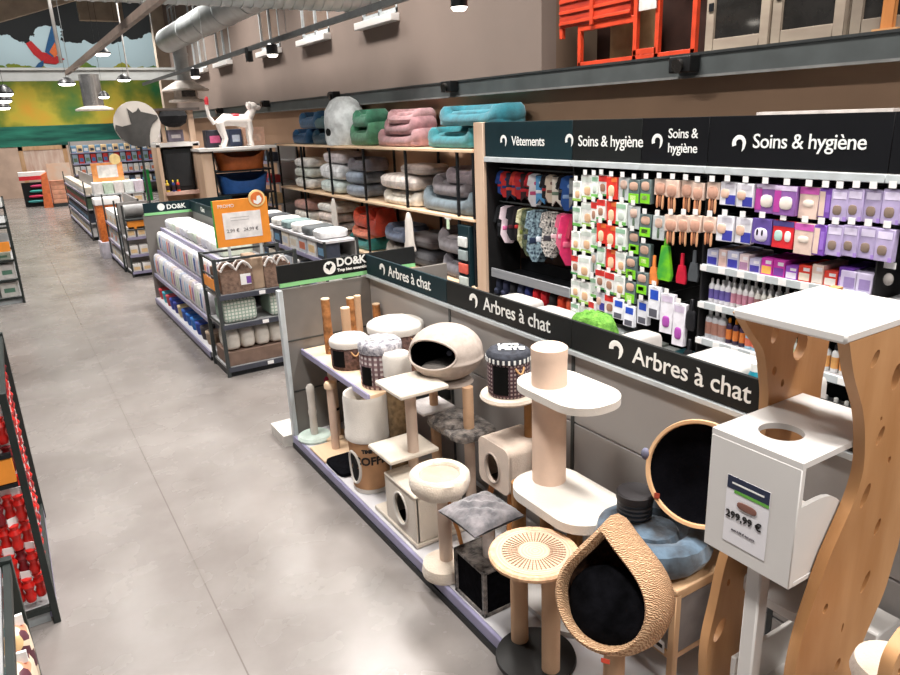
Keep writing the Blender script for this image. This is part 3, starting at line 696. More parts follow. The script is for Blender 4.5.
m=MB(); q=TC-vv*.215+nrm*.012+uu*.03; m.box(-.018,.018,-.008,.008,-.002,.002,plain((176,60,40),.6),mtx=Matrix.Translation(q)@Matrix((uu,vv,nrm)).transposed().to_4x4()); T(m,'brand_tab',rt,o)
# --- beech side table and what it carries
zt=.70; c=at(677,592,Z=zt); tx0,ty0=c.x,c.y
o=(tx0+.24,ty0+.24,D); rt=root('pet_table','beech framed pet stand with grey fabric side','cat furniture',*o)
tx1,ty1=tx0+.42,ty0+.5
m=MB(); m.box(tx0,tx1,ty0,ty1,zt-.03,zt,beech,.006); T(m,'top',rt,o)
for x in (tx0+.018,tx1-.018):
    for y in (ty0+.018,ty1-.018):
        m=MB(); m.box(x-.018,x+.018,y-.018,y+.018,D,zt-.03,beech,.004); T(m,'leg',rt,o)
m=MB(); m.box(tx0+.035,tx1-.035,ty0+.006,ty0+.014,.36,zt-.06,M('grey_felt_side',(112,106,104),.9)); T(m,'side_panel',rt,o)
for y in (ty0+.01,ty1-.03):
    for z in (.32,zt-.062):
        m=MB(); m.box(tx0+.036,tx1-.036,y,y+.018,z,z+.032,beech,.003); T(m,'rail',rt,o)
m=MB(); m.box(tx0+.004,tx0+.02,ty0+.036,ty1-.036,.32,.355,beech,.003); T(m,'rail',rt,o)
m=MB(); m.box(tx0-.002,tx0+.003,ty0+.05,ty0+.14,.34,.40,whitelac); m.box(tx0-.004,tx0-.002,ty0+.06,ty0+.13,.362,.38,lettb); T(m,'price_tag',rt,o)
bc=(2.27,1.99)
rt=root('cat_bed','round blue velvet pet bed on the beech stand','pet bed',bc[0],bc[1],zt+.001)
m=MB(); m.lathe([(0,0),(.19,0),(.25,.03),(.268,.08),(.25,.135),(.2,.155),(.155,.145),(.12,.1),(0,.09)],bluevelvet,44,jit=.003,wob=.012); m.obj('bed_ring',rt)
m=MB(); m.lathe([(0,.092),(.125,.1),(.11,.135),(.0,.15)],bluevelvet,36,jit=.003); m.obj('bed_cushion',rt)
q=at(636,488,Z=zt+.2)
rt=root('storage_tin','round ribbed black box standing on the blue bed','box',2.26,2.10,zt+.157)
m=MB(); m.lathe([(0,0),(.08,0),(.083,.01),(.083,.095),(0,.095)],wavemat('ribbed_black',(20,20,22),(44,44,48),14,'Z',.5,.6,0),36); m.obj('box_body',rt)
m=MB(); m.lathe([(.087,.085),(.088,.09),(.087,.118),(.08,.125),(0,.126)],M('black_lid',(34,30,32),.6),36); m.obj('lid',rt)
# round cave leaning on the back panel
RC=at(699,474,X=2.38); rn=(CP-RC).normalized(); rn=(Matrix.Rotation(-.3,4,'Z')@rn.to_4d()).to_3d(); rn.z=.25; rn.normalize(); ru=Vector((0,0,1)).cross(rn).normalized(); rv=rn.cross(ru)
o=(RC.x,RC.y,RC.z-.24); rt=root('cat_cave','round wooden rimmed cat cave lined in black plush','cat bed',*o)
R3=Matrix((ru,rv,rn)).transposed().to_4x4()
m=MB(); m.lathe([(.222,0),(.226,.012),(.24,.014),(.243,.0),(.235,-.03),(.2,-.09),(.12,-.13),(0,-.135)],M('bent_beech_rim',(206,160,116),.6,scale=6,rgb2=(222,182,140)),48,mtx=Matrix.Translation(RC)@R3); T(m,'rim',rt,o)
m=MB(); m.lathe([(.225,-.0),(.22,-.02),(.16,-.06),(0,-.08)],M('black_plush_lining',(10,10,14),1,var=.2,bump=.4,spec=.05),48,mtx=Matrix.Translation(RC)@R3); T(m,'lining',rt,o)
m=MB(); q=RC+ru*(-.215)+rv*(-.02)+rn*.02; m.blob((0,0,0),(.02,.02,.03),plain((108,108,128),.8),1,12,mtx=Matrix.Translation(RC+ru*(-.25)+rv*(.03)+rn*.01)); T(m,'hanging_toy',rt,o)
m=MB(); q=RC+ru*(-.165)+rv*(-.145)+rn*.016; m.box(-.012,.012,-.012,.012,-.003,.003,plain((150,60,40),.6),mtx=Matrix.Translation(q)@R3); T(m,'brand_tab',rt,o)
# --- designer tree with wavy solid wood planks
o=(1.98,1.13,D); rt=root('cat_tree','tall designer cat tree of wavy drilled wood planks and white boxes','cat tree',*o)
m=MB(); m.box(1.74,2.5,.95,1.48,D,D+.03,whitelac,.006); T(m,'base',rt,o)
def hol(cx,cz,rx,rz_,a=.5,n=14): return [(cx+rx*math.cos(2*PI*k/n)*math.cos(a)-rz_*math.sin(2*PI*k/n)*math.sin(a),cz+rx*math.cos(2*PI*k/n)*math.sin(a)+rz_*math.sin(2*PI*k/n)*math.cos(a)) for k in range(n)]
def smooth(pts,n=6):
    out=[]
    for i in range(len(pts)-1):
        p0=pts[max(i-1,0)];p1=pts[i];p2=pts[i+1];p3=pts[min(i+2,len(pts)-1)]
        for k in range(n):
            t=k/n; out.append(tuple(.5*((2*p1[j])+(-p0[j]+p2[j])*t+(2*p0[j]-5*p1[j]+4*p2[j]-p3[j])*t*t+(-p0[j]+3*p1[j]-3*p2[j]+p3[j])*t**3) for j in(0,1)))
    out.append(pts[-1]); return out
def kscale(P,k): return [(x*k,(2.062 if i==0 else min(2.062,2.7-(2.7-z)*k)) if z>.2 else z) for i,(x,z) in enumerate(P)]
def plank(L_,R_,y,th,holes,name):
    m=MB(); pts=smooth(L_)+smooth(R_)[::-1]
    m.prism(pts,wood,o=(0,y,0),u=(1,0,0),v=(0,0,1),th=th,holes=holes)
    es=[e for e in m.bm.edges if len(e.link_faces)==2 and e.calc_face_angle(0)>1.0 and abs(e.verts[0].co.y-e.verts[1].co.y)<1e-6]
    bmesh.ops.bevel(m.bm,geom=es,offset=.006,segments=2,affect='EDGES')
    return T(m,name,rt,o)
hp=lambda px,py,Y: (at(px,py,Y=Y).x,at(px,py,Y=Y).z)
YR=1.025
Lr=[(1.755,2.065),(1.80,2.006),(1.87,1.888),(1.903,1.788),(1.916,1.69),(1.89,1.602),(1.843,1.521),(1.796,1.44),(1.75,1.323),(1.716,1.217),(1.70,1.079),(1.71,.9),(1.76,.7),(1.82,.45),(1.84,.15)]
Rr=[(2.13,2.065),(2.16,1.95),(2.20,1.8),(2.225,1.62),(2.206,1.476),(2.201,1.344),(2.189,1.3),(2.17,1.214),(2.145,1.153),(2.099,1.077),(2.035,.931),(2.03,.75),(2.1,.5),(2.16,.3),(2.18,.15)]
hs=[]
for px,py,rx,rz_,a in ((876,359,.010,.024,-.6),(897,377,.016,.034,-.2),(881,436,.010,.026,-.5),(866,496,.012,.034,-.45),(878,527,.009,.024,-.4),(866,582,.010,.033,-.5),(826,609,.008,.014,-.4),(843,628,.004,.014,-.1),(838,665,.010,.02,-.4),(882,419,.004,.006,0),(890,460,.006,.010,0)):
    c_=hp(px,py,YR-.02); hs.append(hol(c_[0],c_[1],rx*1.5,rz_*1.25,a))
Lr=kscale(Lr,YR/.95); Rr=kscale(Rr,YR/.95)
plank(Lr,Rr,YR,.036,hs,'wavy_plank')
YL=1.385
Ll=[(1.80,2.065),(1.86,2.03),(1.925,1.957),(1.955,1.866),(1.975,1.774),(1.97,1.6),(1.90,1.42),(1.83,1.227),(1.80,1.077),(1.77,.925),(1.775,.773),(1.82,.5),(1.84,.15)]
Rl=[(2.33,2.065),(2.30,2.0),(2.285,1.918),(2.28,1.847),(2.272,1.775),(2.27,1.6),(2.19,1.42),(2.06,1.187),(2.03,1.022),(2.02,.848),(2.03,.694),(2.08,.5),(2.12,.15)]
hs=[]
for px,py,rx,rz_,a in ((776,333,.012,.03,-.3),(801,346,.026,.042,-.2),(775,371,.008,.014,0),(783,383,.006,.012,0),(729,583,.006,.013,0),(720,630,.016,.04,-.5)):
    c_=hp(px,py,YL-.02); hs.append(hol(c_[0],c_[1],rx*1.5,rz_*1.25,a))
Ll=kscale(Ll,YL/1.3); Rl=kscale(Rl,YL/1.3)
plank(Ll,Rl,YL,.036,hs,'wavy_plank')
m=MB(); m.box(1.872,2.33,1.005,1.368,2.058,2.092,whitelac,.008); T(m,'top_platform',rt,o)
# cube: top with round opening, front plate, side plate with cut corner, floor and back
X0,X1,Yc0,Yc1,Z0,Z1=1.812,2.30,1.047,1.364,1.27,1.70
m=MB(); m.prism([(X0,Yc0),(X1,Yc0),(X1,Yc1),(X0,Yc1)],whitelac,o=(0,0,Z1-.01),u=(1,0,0),v=(0,1,0),th=.02,holes=[ell(.068,.068,36,1.955,1.215)]); cu=T(m,'cube_top',rt,o)
m=MB(); m.box(X0-.002,X0+.02,Yc0,Yc1,Z0,Z1-.02,whitelac,.003); fp=T(m,'cube_front',rt,o)
m=MB(); m.box(X0+.02,X1,Yc0,Yc1,Z0,Z0+.018,whitelac,.002); T(m,'cube_floor',rt,o)
m=MB(); w_,h_=.26,.26; pts=[(0,0),(w_,0)]+[(w_-.17+.17*math.cos(a*PI/16),h_-.17+.17*math.sin(a*PI/16)) for a in range(1,9)]+[(0,h_)]
m.prism(pts,whitelac,o=(X0+.02,Yc0+.01,Z0+.018),u=(1,0,0),v=(0,0,1),th=.016); T(m,'cube_side',rt,o)
# price notice on the cube's front plate
def notice(z0,z1,y0,y1,mat,d): 
    q=MB(); q.box(X0-.004-d,X0-.0025-d,y0,y1,z0,z1,mat); return q
nt=notice(1.325,1.565,1.135,1.29,M('notice_paper',(236,233,236),.5,var=.01),0); no=T(nt,'price_notice',fp,o)
q=notice(1.52,1.565,1.137,1.288,plain((40,48,72),.5),.001); q2=T(q,'notice_header',fp,o)
q=notice(1.51,1.521,1.137,1.26,plain((104,176,70),.5),.0012); T(q,'notice_green_bar',fp,o)
q=notice(1.54,1.546,1.155,1.27,lettw,.0016); T(q,'notice_header_line',fp,o)
m=MB(); m.blob((X0-.0065,1.21,1.475),(.0012,.036,.014),plain((140,96,84),.6),.7,14); T(m,'notice_picture',fp,o)
text('299,99 €',.036,lettb,fp,(X0-.0055-o[0],1.285-o[1],1.418-D),(PI/2,0,-PI/2),name='price_text',bold=.0006)
text('dont 0,50 € éco-part.',.010,plain((110,104,110),.6),fp,(X0-.0055-o[0],1.26-o[1],1.375-D),(PI/2,0,-PI/2),name='small_print')
m=MB(); m.box(1.85,1.905,1.165,1.22,D+.03,Z0,whitelac,.006); T(m,'pole',rt,o)
m=slab(2.2,1.215,.42,.27,.07,1.035,.035,whitelac); T(m,'shelf_board',rt,o)
m=MB(); m.box(1.93,2.36,1.06,1.30,.58,.60,whitelac,.004); m.box(1.93,2.36,1.06,1.08,.60,.78,whitelac,.004); m.box(1.93,2.36,1.28,1.30,.60,.78,whitelac,.004); T(m,'open_box',rt,o)
c2=at(875,601,Z=.84)
m=MB(); m.box(2.37,2.53,1.02,1.3,.40,.85,whitelac,.006); T(m,'side_cube',rt,o)
m=MB(); m.box(2.27,2.30,1.07,1.34,1.052,1.27,whitelac,.005); T(m,'side_board',rt,o)
# small wooden tree at the very right edge
o=(1.93,.72,D); rt=root('cat_tree','second wooden cat tree just entering at the lower right corner','cat tree',*o)
q=at(895,655,Y=.72)
m=MB(); m.prism(smooth([(q.x-.03,D),(q.x-.025,q.z-.3),(q.x-.04,q.z-.06),(q.x-.025,q.z+.02),(q.x+.03,q.z+.06)])+smooth([(q.x+.16,q.z+.06),(q.x+.2,q.z-.1),(q.x+.2,D)]),wood,o=(0,.72,0),u=(1,0,0),v=(0,0,1),th=.035,holes=[hol(q.x+.0,q.z-.04,.008,.012)]); T(m,'wavy_plank',rt,o)
q2=at(878,668,Y=.82)
m=MB(); m.lathe([(0,0),(.1,0),(.11,.03),(.1,.07),(0,.08)],cream,28,c=(q2.x+.04,.80,q2.z-.06)); T(m,'pad',rt,o)
m=MB(); m.cyl((q2.x+.04,.80,D),(q2.x+.04,.80,q2.z-.06),.04,.04,sisalpale); T(m,'post',rt,o)
# --- goods on the gondola's other face, showing over the header sign
gw=M('white_wrap',(178,174,170),.5,var=.03,bump=.3,bscale=14)
LB=[('white puffy bag behind the middle cat tree sign, nearest the oak post',3.86,.34,-.03),('wide white bag behind the sign, centre of three',3.50,.30,-.045),('white bag behind the sign beside the green plush roll',3.24,.20,-.05),('low white bag behind the sign past the green roll',2.72,.14,-.02),('large white bag behind the nearest cat tree sign',2.13,.32,.01),('white bag rising behind the last letters of the nearest sign',1.77,.2,.01)]
for lab,y,w_,h_ in LB:
    m=MB(); m.blob((0,0,(.25+h_)/2),(.2,w_/2,(.25+h_)/2),gw,.3,28,.008,seed=int(y*10),e2=.3); ob=m.obj('product_bag'); ob.location=(2.84,y,1.251); tag(ob,lab,'bag','white bags behind the header signs')
m=MB(); m.blob((0,0,.15),(.1,.16,.155),M('grass_green_plush',(70,124,40),.98,scale=30,rgb2=(112,164,66),bump=1,bscale=80),.7,28,.04); ob=m.obj('plush_roll'); ob.location=(2.84,3.02,1.251); tag(ob,'green plush roll lying behind the middle cat tree sign','plush')
rt=thing("bottle","teal capped bottle standing behind the nearest cat tree sign","bottle",(2.84,1.925,1.251)); m=MB(); m.lathe([(0,0),(.04,0),(.04,.2),(.025,.25),(0,.25)],M("teal_bottle",(30,130,150),.3),18); m.obj("bottle_body",rt); m=MB(); m.lathe([(.025,.25),(.025,.29),(0,.3)],lettw,14); m.obj("cap",rt)

# ================================================================ wall shelving bays
WX=4.6; XB=5.05
bays=[(5.20,6.63,'vetements'),(4.34,5.20,'soins1'),(3.67,4.34,'soins2'),(2.34,3.67,'soins3'),(1.0,2.34,'blank')]
BAYLAB={'vetements':'wall shelving bay hung with small dog clothes, next to oak post','soins1':'wall bay of white and red hanging packs beside the clothes','soins2':'narrow wall bay of brown toys and scoops with two-line sign','soins3':'wall bay of purple packs and bottle shelves','blank':'mostly empty dark wall bay at the right edge'}
price=M('white_price_ticket',(236,234,232),.5,var=.02)
blackpeg=M('black_pegboard',(20,19,20),.7,var=.1,scale=20)
BAY={}
hookx=[]
for y0,y1,k in bays:
    yc=(y0+y1)/2
    r=thing('wall_shelving_unit',BAYLAB[k],'shelving',(XB,yc,0)); BAY[k]=(r,yc)
    def P_(m,name,par=None,k=k,r=r,yc=yc): bmesh.ops.translate(m.bm,vec=(-XB,-yc,0),verts=m.bm.verts); return m.obj(name,par or r)
    m=MB(); m.box(XB-.02,XB+.03,y0+.005,y1-.005,.12,2.25,blackpeg if k!='vetements' else M('dark_oak_back',(66,48,38),.7,scale=5,rgb2=(92,66,48),stretch=(1,1,.2))); P_(m,'back_panel')
    m=MB(); m.box(WX-.01,XB,y0,y1,0,.1,blackmet); P_(m,'plinth')
    m=MB(); m.box(WX-.01,XB,y0+.003,y1-.003,.1,.14,deckm,.003); P_(m,'base_shelf')
    m=MB(); m.box(WX-.03,WX,y0+.002,y1-.002,2.262,2.62,signb if k in('vetements',) else (signm if k=='soins1' else signk),.002); sp=P_(m,'header_sign')
    m=MB(); m.box(WX-.05,WX+.02,y0,y1,2.205,2.258,railg,.004); P_(m,'light_rail')
    m=MB(); m.box(WX+.02,XB,y0,y1,2.21,2.25,M('dark_canopy',(40,38,38),.6)); P_(m,'canopy')
    m=MB(); m.box(WX-.02,XB-.02,y1-.012,y1-.002,.14,2.2,M('black_upright',(30,29,30),.5)); P_(m,'upright')
    tx={'vetements':[('Vêtements',6.14,2.385,.132)],'soins1':[('Soins & hygiène',5.12,2.39,.137)],'soins2':[('Soins &',4.06,2.465,.104),('hygiène',4.06,2.355,.104)],'soins3':[('Soins & hygiène',3.29,2.40,.138)],'blank':[]}[k]
    for s_,y,z,sz in tx:
        text(s_,sz,lettw,sp,(WX-.032-XB,y-yc,z),(PI/2,0,-PI/2),bold=.0008,spacing=.93)
    ex={'vetements':(6.28,2.43),'soins1':(5.24,2.44),'soins2':(4.17,2.44),'soins3':(3.40,2.43),'blank':None}[k]
    if ex:
        e=MB(); pts=[];rs=[]
        for j in range(15):
            a2=math.radians(205-215*j/14); pts.append((0,-.043*math.cos(a2),.043*math.sin(a2))); rs.append(.015*(1-.25*j/14)+.002)
        pts.append((0,-.038,-.034)); rs.append(.009); pts.append((0,-.026,-.056)); rs.append(.002); e.tube(pts,.01,lettw,rs=rs); bmesh.ops.scale(e.bm,vec=(.06,1,1),verts=e.bm.verts); eo=e.obj('tail_emblem',sp); eo.location=(WX-.032-XB,ex[0]-yc,ex[1])
m=MB(); m.box(WX-.05,XB+.03,6.64,6.82,.0,2.62,postwood,.004); tag(m.obj('side_post'),'tall pale oak side panel at the left end of the wall signs','panel')
m=MB(); m.box(WX-.03,WX+.06,2.36,3.28,2.621,2.64,M('pale_light_strip',(214,206,200),.5)); bmesh.ops.translate(m.bm,vec=(-XB,-BAY['soins3'][1],0),verts=m.bm.verts); m.obj('top_strip',BAY['soins3'][0])
def bay_part(m,name,k,par=None):
    r,yc=BAY[k]; bmesh.ops.translate(m.bm,vec=(-XB,-yc,0),verts=m.bm.verts); return m.obj(name,par or r)
# rods, tray
for z in (2.13,1.76):
    m=MB(); m.cyl((WX+.14,5.24,z),(WX+.14,6.6,z),.011,.011,greymet,10); bay_part(m,'clothes_rail','vetements')
    for y in (5.6,6.4):
        m=MB(); m.box(WX+.14,XB-.02,y-.008,y+.008,z-.012,z+.008,greymet); bay_part(m,'rail_arm','vetements')
m=MB(); m.box(WX-.04,WX-.02,5.21,6.55,.93,1.03,M('brushed_grey_fascia',(150,152,156),.4,metal=.3,var=.05,scale=10,stretch=(1,.1,4)),.003); m.box(WX-.02,XB-.02,5.21,6.55,.93,.95,blackmet); m.box(WX-.02,XB-.02,5.21,5.23,.93,1.03,blackmet); m.box(XB-.06,XB-.02,5.21,6.55,.93,1.08,blackmet); bay_part(m,'display_tray','vetements')
m=MB(); m.box(WX-.04,XB-.02,5.203,5.21,.93,1.03,railg); bay_part(m,'tray_end','vetements')
# ---- garments
def garment(c1,c2,h,kind):
    m=MB(); mat=plain(c1,.85) if not isinstance(c1,str) else MATS[c1]; m2=plain(c2,.85)
    w=h*.46
    if kind=='coat': pts=[(-w*.5,0),(-w*.2,.02),(w*.2,.02),(w*.5,0),(w*.62,-h*.3),(w*.45,-h*.34),(w*.5,-h*.8),(w*.2,-h),(-w*.3,-h*.98),(-w*.55,-h*.75),(-w*.45,-h*.34),(-w*.62,-h*.3)]
    elif kind=='jumper': pts=[(-w*.45,0),(-w*.15,.025),(w*.15,.025),(w*.45,0),(w*.7,-h*.45),(w*.52,-h*.5),(w*.4,-h*.25),(w*.42,-h*.9),(0,-h),(-w*.42,-h*.9),(-w*.4,-h*.25),(-w*.52,-h*.5),(-w*.7,-h*.45)]
    else: pts=[(-w*.4,0),(w*.4,0),(w*.5,-h*.5),(w*.35,-h),(-w*.1,-h*.8),(-w*.4,-h)]
    m.prism(pts,mat,o=(0,0,0),u=(1,0,0),v=(0,0,1),th=.035)
    es=[e for e in m.bm.edges if len(e.link_faces)==2 and e.calc_face_angle(0)>1 and abs(e.verts[0].co.y-e.verts[1].co.y)<1e-6]
    bmesh.ops.bevel(m.bm,geom=es,offset=.012,segments=2,affect='EDGES')
    t=MB(); 
    t.box(-w*.42,w*.42,-.022,.022,-h*.62,-h*.5,m2,.01)
    t.blob((0,0,-h*.25),(w*.16,.024,h*.08),m2,.8,12)
    hk=MB(); hk.tube([(0,0,.005),(0,0,.03),(.012,0,.042),(0,0,.052),(-.012,0,.042)],.003,blackmet,6); hk.box(-w*.4,w*.4,-.004,.004,0,.008,blackmet)
    return m,t,hk
camo=M('camo_cloth',(40,52,40),.9,scale=22,rgb2=(120,128,96)); leop=M('leopard_cloth',(40,38,44),.9,scale=48,rgb2=(226,220,212)); navyp=M('navy_print_cloth',(26,40,62),.9,scale=40,rgb2=(150,176,186)); camo2=M('pale_camo_cloth',(150,146,92),.9,scale=30,rgb2=(226,222,190))
for nm2,mm in (('camo_cloth',camo),('leopard_cloth',leop),('navy_print_cloth',navyp),('pale_camo_cloth',camo2)): MATS[nm2]=mm
up=[((38,70,140),(196,40,44),'blue and red'),((190,44,44),(40,60,120),'red and navy'),((40,44,66),(206,70,50),'navy with orange trim'),((198,62,50),(40,44,90),'bright red checked'),((176,38,44),(80,90,130),'red with blue squares'),((60,30,34),(196,40,50),'dark maroon'),((168,30,38),(30,28,30),'crimson'),((228,222,224),(196,80,120),'white and pink'),((86,150,200),(230,230,236),'sky blue'),((30,28,32),(170,36,44),'black with red badge'),((206,190,172),(120,86,76),'beige'),((226,218,206),(110,130,110),'cream'),((28,26,30),(90,90,90),'plain black'),((52,96,170),(150,180,220),'royal blue'),((150,152,152),(70,74,80),'grey'),((70,72,78),(200,200,200),'charcoal')]
for i,(c1,c2,d) in enumerate(up):
    y=6.56-1.30*i/(len(up)-1); h=.24+.05*((i*7)%3)/2+(.06 if i in(7,13) else 0)
    r=thing('dog_coat','%s small dog coat, %s from the post on the upper clothes rail'%(d,ORD[i]),'dog clothing',(WX+.14,y,2.13-.055),random.uniform(-1.15,-.6),'dog clothes on the upper rail')
    a,t,hk=garment(c1,c2,h,('jumper','coat','vest')[i%3]); a.obj('garment_body',r); t.obj('trim_band',r); hk.obj('hanger',r)
lowr=[((22,24,28),(60,60,66),'black hooded','jumper',.36),((226,206,214),(216,110,160),'white and pink','coat',.40),((24,22,28),(80,30,40),'black','coat',.36),((30,24,28),(196,50,50),'black with red pompoms','jumper',.34),('pale_camo_cloth',(120,128,60),'pale yellow camouflage','coat',.42),('camo_cloth',(52,60,66),'dark green camouflage quilted','coat',.5),('navy_print_cloth',(30,44,70),'navy and teal printed','coat',.54),('navy_print_cloth',(210,216,226),'navy printed slim','vest',.5),('leopard_cloth',(60,56,64),'black and white leopard print','coat',.46),('leopard_cloth',(226,190,196),'leopard print with pink edge','vest',.4),((226,110,140),(240,200,210),'soft pink','coat',.38),((226,52,110),(240,120,150),'hot pink','coat',.5),((196,60,90),(250,120,140),'raspberry','jumper',.44)]
for i,(c1,c2,d,kd,h) in enumerate(lowr):
    y=6.54-1.27*i/(len(lowr)-1)
    r=thing('dog_coat','%s dog coat, %s from the post on the lower clothes rail'%(d,ORD[i]),'dog clothing',(WX+.14,y,1.76-.055),random.uniform(-1.1,-.5),'dog clothes on the lower rail')
    a,t,hk=garment(c1,c2,h,kd); a.obj('garment_body',r); t.obj('trim_band',r); hk.obj('hanger',r)
# boots / folded goods below the tray
lowc=[((34,40,60),'dark navy'),((40,44,70),'indigo'),((28,28,34),'black'),((60,66,92),'slate blue'),((36,48,110),'royal blue'),((208,34,44),'red'),((196,30,40),'crimson'),((34,30,32),'black and white'),((214,70,40),'orange red'),((222,96,64),'coral')]
for i,(c1,d) in enumerate(lowc):
    y=6.5-1.22*i/(len(lowc)-1); m=MB(); m.blob((0,0,.1),(.12,.05,.1),plain(c1,.8),.6,16,.03,seed=i); m.blob((-.05,0,.04),(.1,.045,.04),plain(c1,.8),.6,14,.02,seed=i)
    o=m.obj('dog_harness'); o.location=(WX+.12,y,.721); tag(o,'%s harness, %s from the post under the grey tray'%(d,ORD[i]),'harness','harnesses under the grey tray')
m=MB(); m.box(WX,XB-.02,5.23,6.58,.70,.72,blackmet); bay_part(m,'shelf','vetements')
# ---- hanging packs: one mesh per kind, copied
def pack(w,h,d,base,parts):
    """card pack facing -X, hanging from its top middle"""
    m=MB(); m.box(-d,0,-w/2,w/2,-h*(.52 if base==(222,196,180) else 1),0,plain(base,.4),.003)
    for (y0,y1,z0,z1,c,bul) in parts:
        mt=plain(c,.4)
        if bul: m.blob((-d,(y0+y1)/2*w,-(z0+z1)/2*h),(bul,abs(y1-y0)*w/2,abs(z1-z0)*h/2),mt,.7,12)
        else: m.box(-d-.0015,-d+.001,y0*w,y1*w,-z1*h,-z0*h,mt)
    return m
KIND={
 'white dental':((236,236,232),[(-.4,.4,.08,.28,(206,214,206),0),(-.35,.2,.45,.85,(216,176,140),.006),(-.5,.5,.88,1,(150,190,90),0)]),
 'white and red':((236,234,230),[(-.5,.5,.0,.3,(214,54,50),0),(-.3,.3,.4,.8,(160,120,100),.008),(-.5,.5,.9,1,(80,150,90),0)]),
 'red and orange':((226,60,48),[(-.3,.3,.35,.9,(236,196,160),.01),(-.5,0,0,.2,(236,120,60),0)]),
 'white and green':((226,232,226),[(-.45,.45,.05,.25,(150,190,160),0),(-.3,.3,.35,.8,(196,206,196),.006),(-.5,.5,.85,1,(110,180,90),0)]),
 'dark green':((96,112,112),[(-.4,.4,.08,.45,(196,160,140),.008),(-.46,.46,.58,.98,(126,206,40),0),(-.2,.3,.66,.84,(226,246,170),0)]),
 'clear brush':((190,196,196),[(-.3,.3,.1,.5,(206,176,160),.012),(-.1,.1,.5,.95,(90,110,90),.006)]),
 'rosy glove':((222,196,180),[(-.4,.4,.12,.5,(196,150,130),.015),(-.34,-.16,.5,.98,(214,160,120),.008),(.1,.28,.5,.95,(206,140,100),.008),(-.1,.06,.5,.9,(150,100,76),.006)]),
 'blue and white':((222,220,226),[(-.5,.1,.55,.95,(60,64,160),0),(-.1,.45,.3,.7,(216,180,160),.01),(-.4,.2,.05,.25,(200,196,206),0)]),
 'magenta and violet':((136,92,158),[(-.36,.24,.35,.8,(226,216,206),.01),(.2,.5,.1,.9,(176,64,150),0),(-.5,.5,0,.16,(206,190,216),0)]),
 'lavender':((176,162,198),[(-.2,.35,.5,.82,(130,112,100),.006),(-.4,.4,.08,.3,(222,212,236),0),(-.5,-.3,.86,1,(160,130,200),0)]),
 'pink topped beige':((222,196,182),[(-.5,.5,0,.22,(206,96,180),0),(-.3,.3,.4,.62,(236,220,206),.006)]),
 'purple striped':((120,76,170),[(.0,.45,.1,.95,(216,190,176),0),(-.4,-.1,.2,.8,(150,110,200),0)]),
 'red collar':((214,44,52),[(-.4,-.1,.35,.75,(236,230,226),.008),(.0,.4,.35,.75,(170,200,190),.008),(-.5,.5,0,.2,(90,80,150),0)]),
 'violet with eyes':((96,76,150),[(-.35,.35,.35,.9,(214,206,226),.008),(-.15,-.02,.4,.7,(20,20,26),.01),(.1,.24,.4,.7,(20,20,26),.01)]),
 'white and blue':((232,234,240),[(-.4,.3,.1,.4,(40,80,190),0),(-.35,.35,.7,.95,(90,90,100),0)]),
 'tall white and purple':((232,228,236),[(-.3,.3,.55,.85,(170,80,170),.006),(-.4,.4,.05,.2,(214,200,222),0)]),
}
PROTO={}
used=set()
hookproto={}
def place_pack(kind,k,y,ztop,w,h,lab,grp,d=.05):
    w*=1.07
    key=(kind,round(w,3),round(h,3))
    if key not in PROTO:
        m=pack(w,h,d,*KIND[kind]); PROTO[key]=m.obj('hanging_pack'); o=PROTO[key]
    else:
        o=PROTO[key].copy(); COL.objects.link(o)
    o.location=(WX+random.uniform(0,.03),y,ztop); o.rotation_euler=(0,random.uniform(-.03,.03),random.uniform(-.08,.08)); tag(o,lab,'package',grp)
    # its hook with the price ticket, a part of the bay
    r,yc=BAY[k]
    if 'h' not in hookproto:
        hk=MB(); hk.cyl((0,0,0),(.44,0,.0),.003,.003,greymet,6); hookproto['h']=hk.obj('hook'); ho=hookproto['h']
        tk=MB(); tk.box(-.006,0,-.022,.022,-.015,.028,price); hookproto['t']=tk.obj('price_ticket'); to=hookproto['t']
    else:
        ho=hookproto['h'].copy(); to=hookproto['t'].copy(); COL.objects.link(ho); COL.objects.link(to)
    ho.parent=r; ho.location=(WX-.045-XB+.0,y-yc,ztop+.012); to.parent=ho; to.location=(0,0,0.012)
def grid(k,cols,grp,where):
    for ci,(y,w,rows) in enumerate(cols):
        for ri,(kind,zt,h) in enumerate(rows):
            place_pack(kind,k,y,zt,w,h,'%s pack, row %s from the top, column %s %s'%(kind,('one','two','three','four','five','six')[ri],('one','two','three','four','five','six','seven','eight','nine','ten')[ci],where),grp)
def rows(kinds,z0,dz,h): return [(kk,z0-dz*i,h) for i,kk in enumerate(kinds)]
grid('soins1',[
 (5.125,.11,rows(['white dental','white and green','white dental','white and red','white dental','white and green'],2.07,.235,.18)),
 (5.0,.15,rows(['white dental']*6,2.13,.25,.215)),
 (4.885,.075,rows(['white and green','white and red','white and green','clear brush','white and green','white and red'],2.13,.235,.19)),
 (4.79,.105,rows(['white and red','white and red','red and orange','white and green','white and red','blue and white'],2.14,.215,.18)),
 (4.665,.12,rows(['red and orange','red and orange','red and orange','red and orange','white and red','white and red'],2.13,.215,.19)),
 (4.53,.125,rows(['clear brush','white and green','white and green','white dental','white dental','white and blue'],2.13,.215,.19)),
 (4.395,.12,rows(['dark green','clear brush','dark green','dark green','dark green','white and blue'],2.12,.22,.195)),
],'packs beside the dog clothes','right of the clothes')
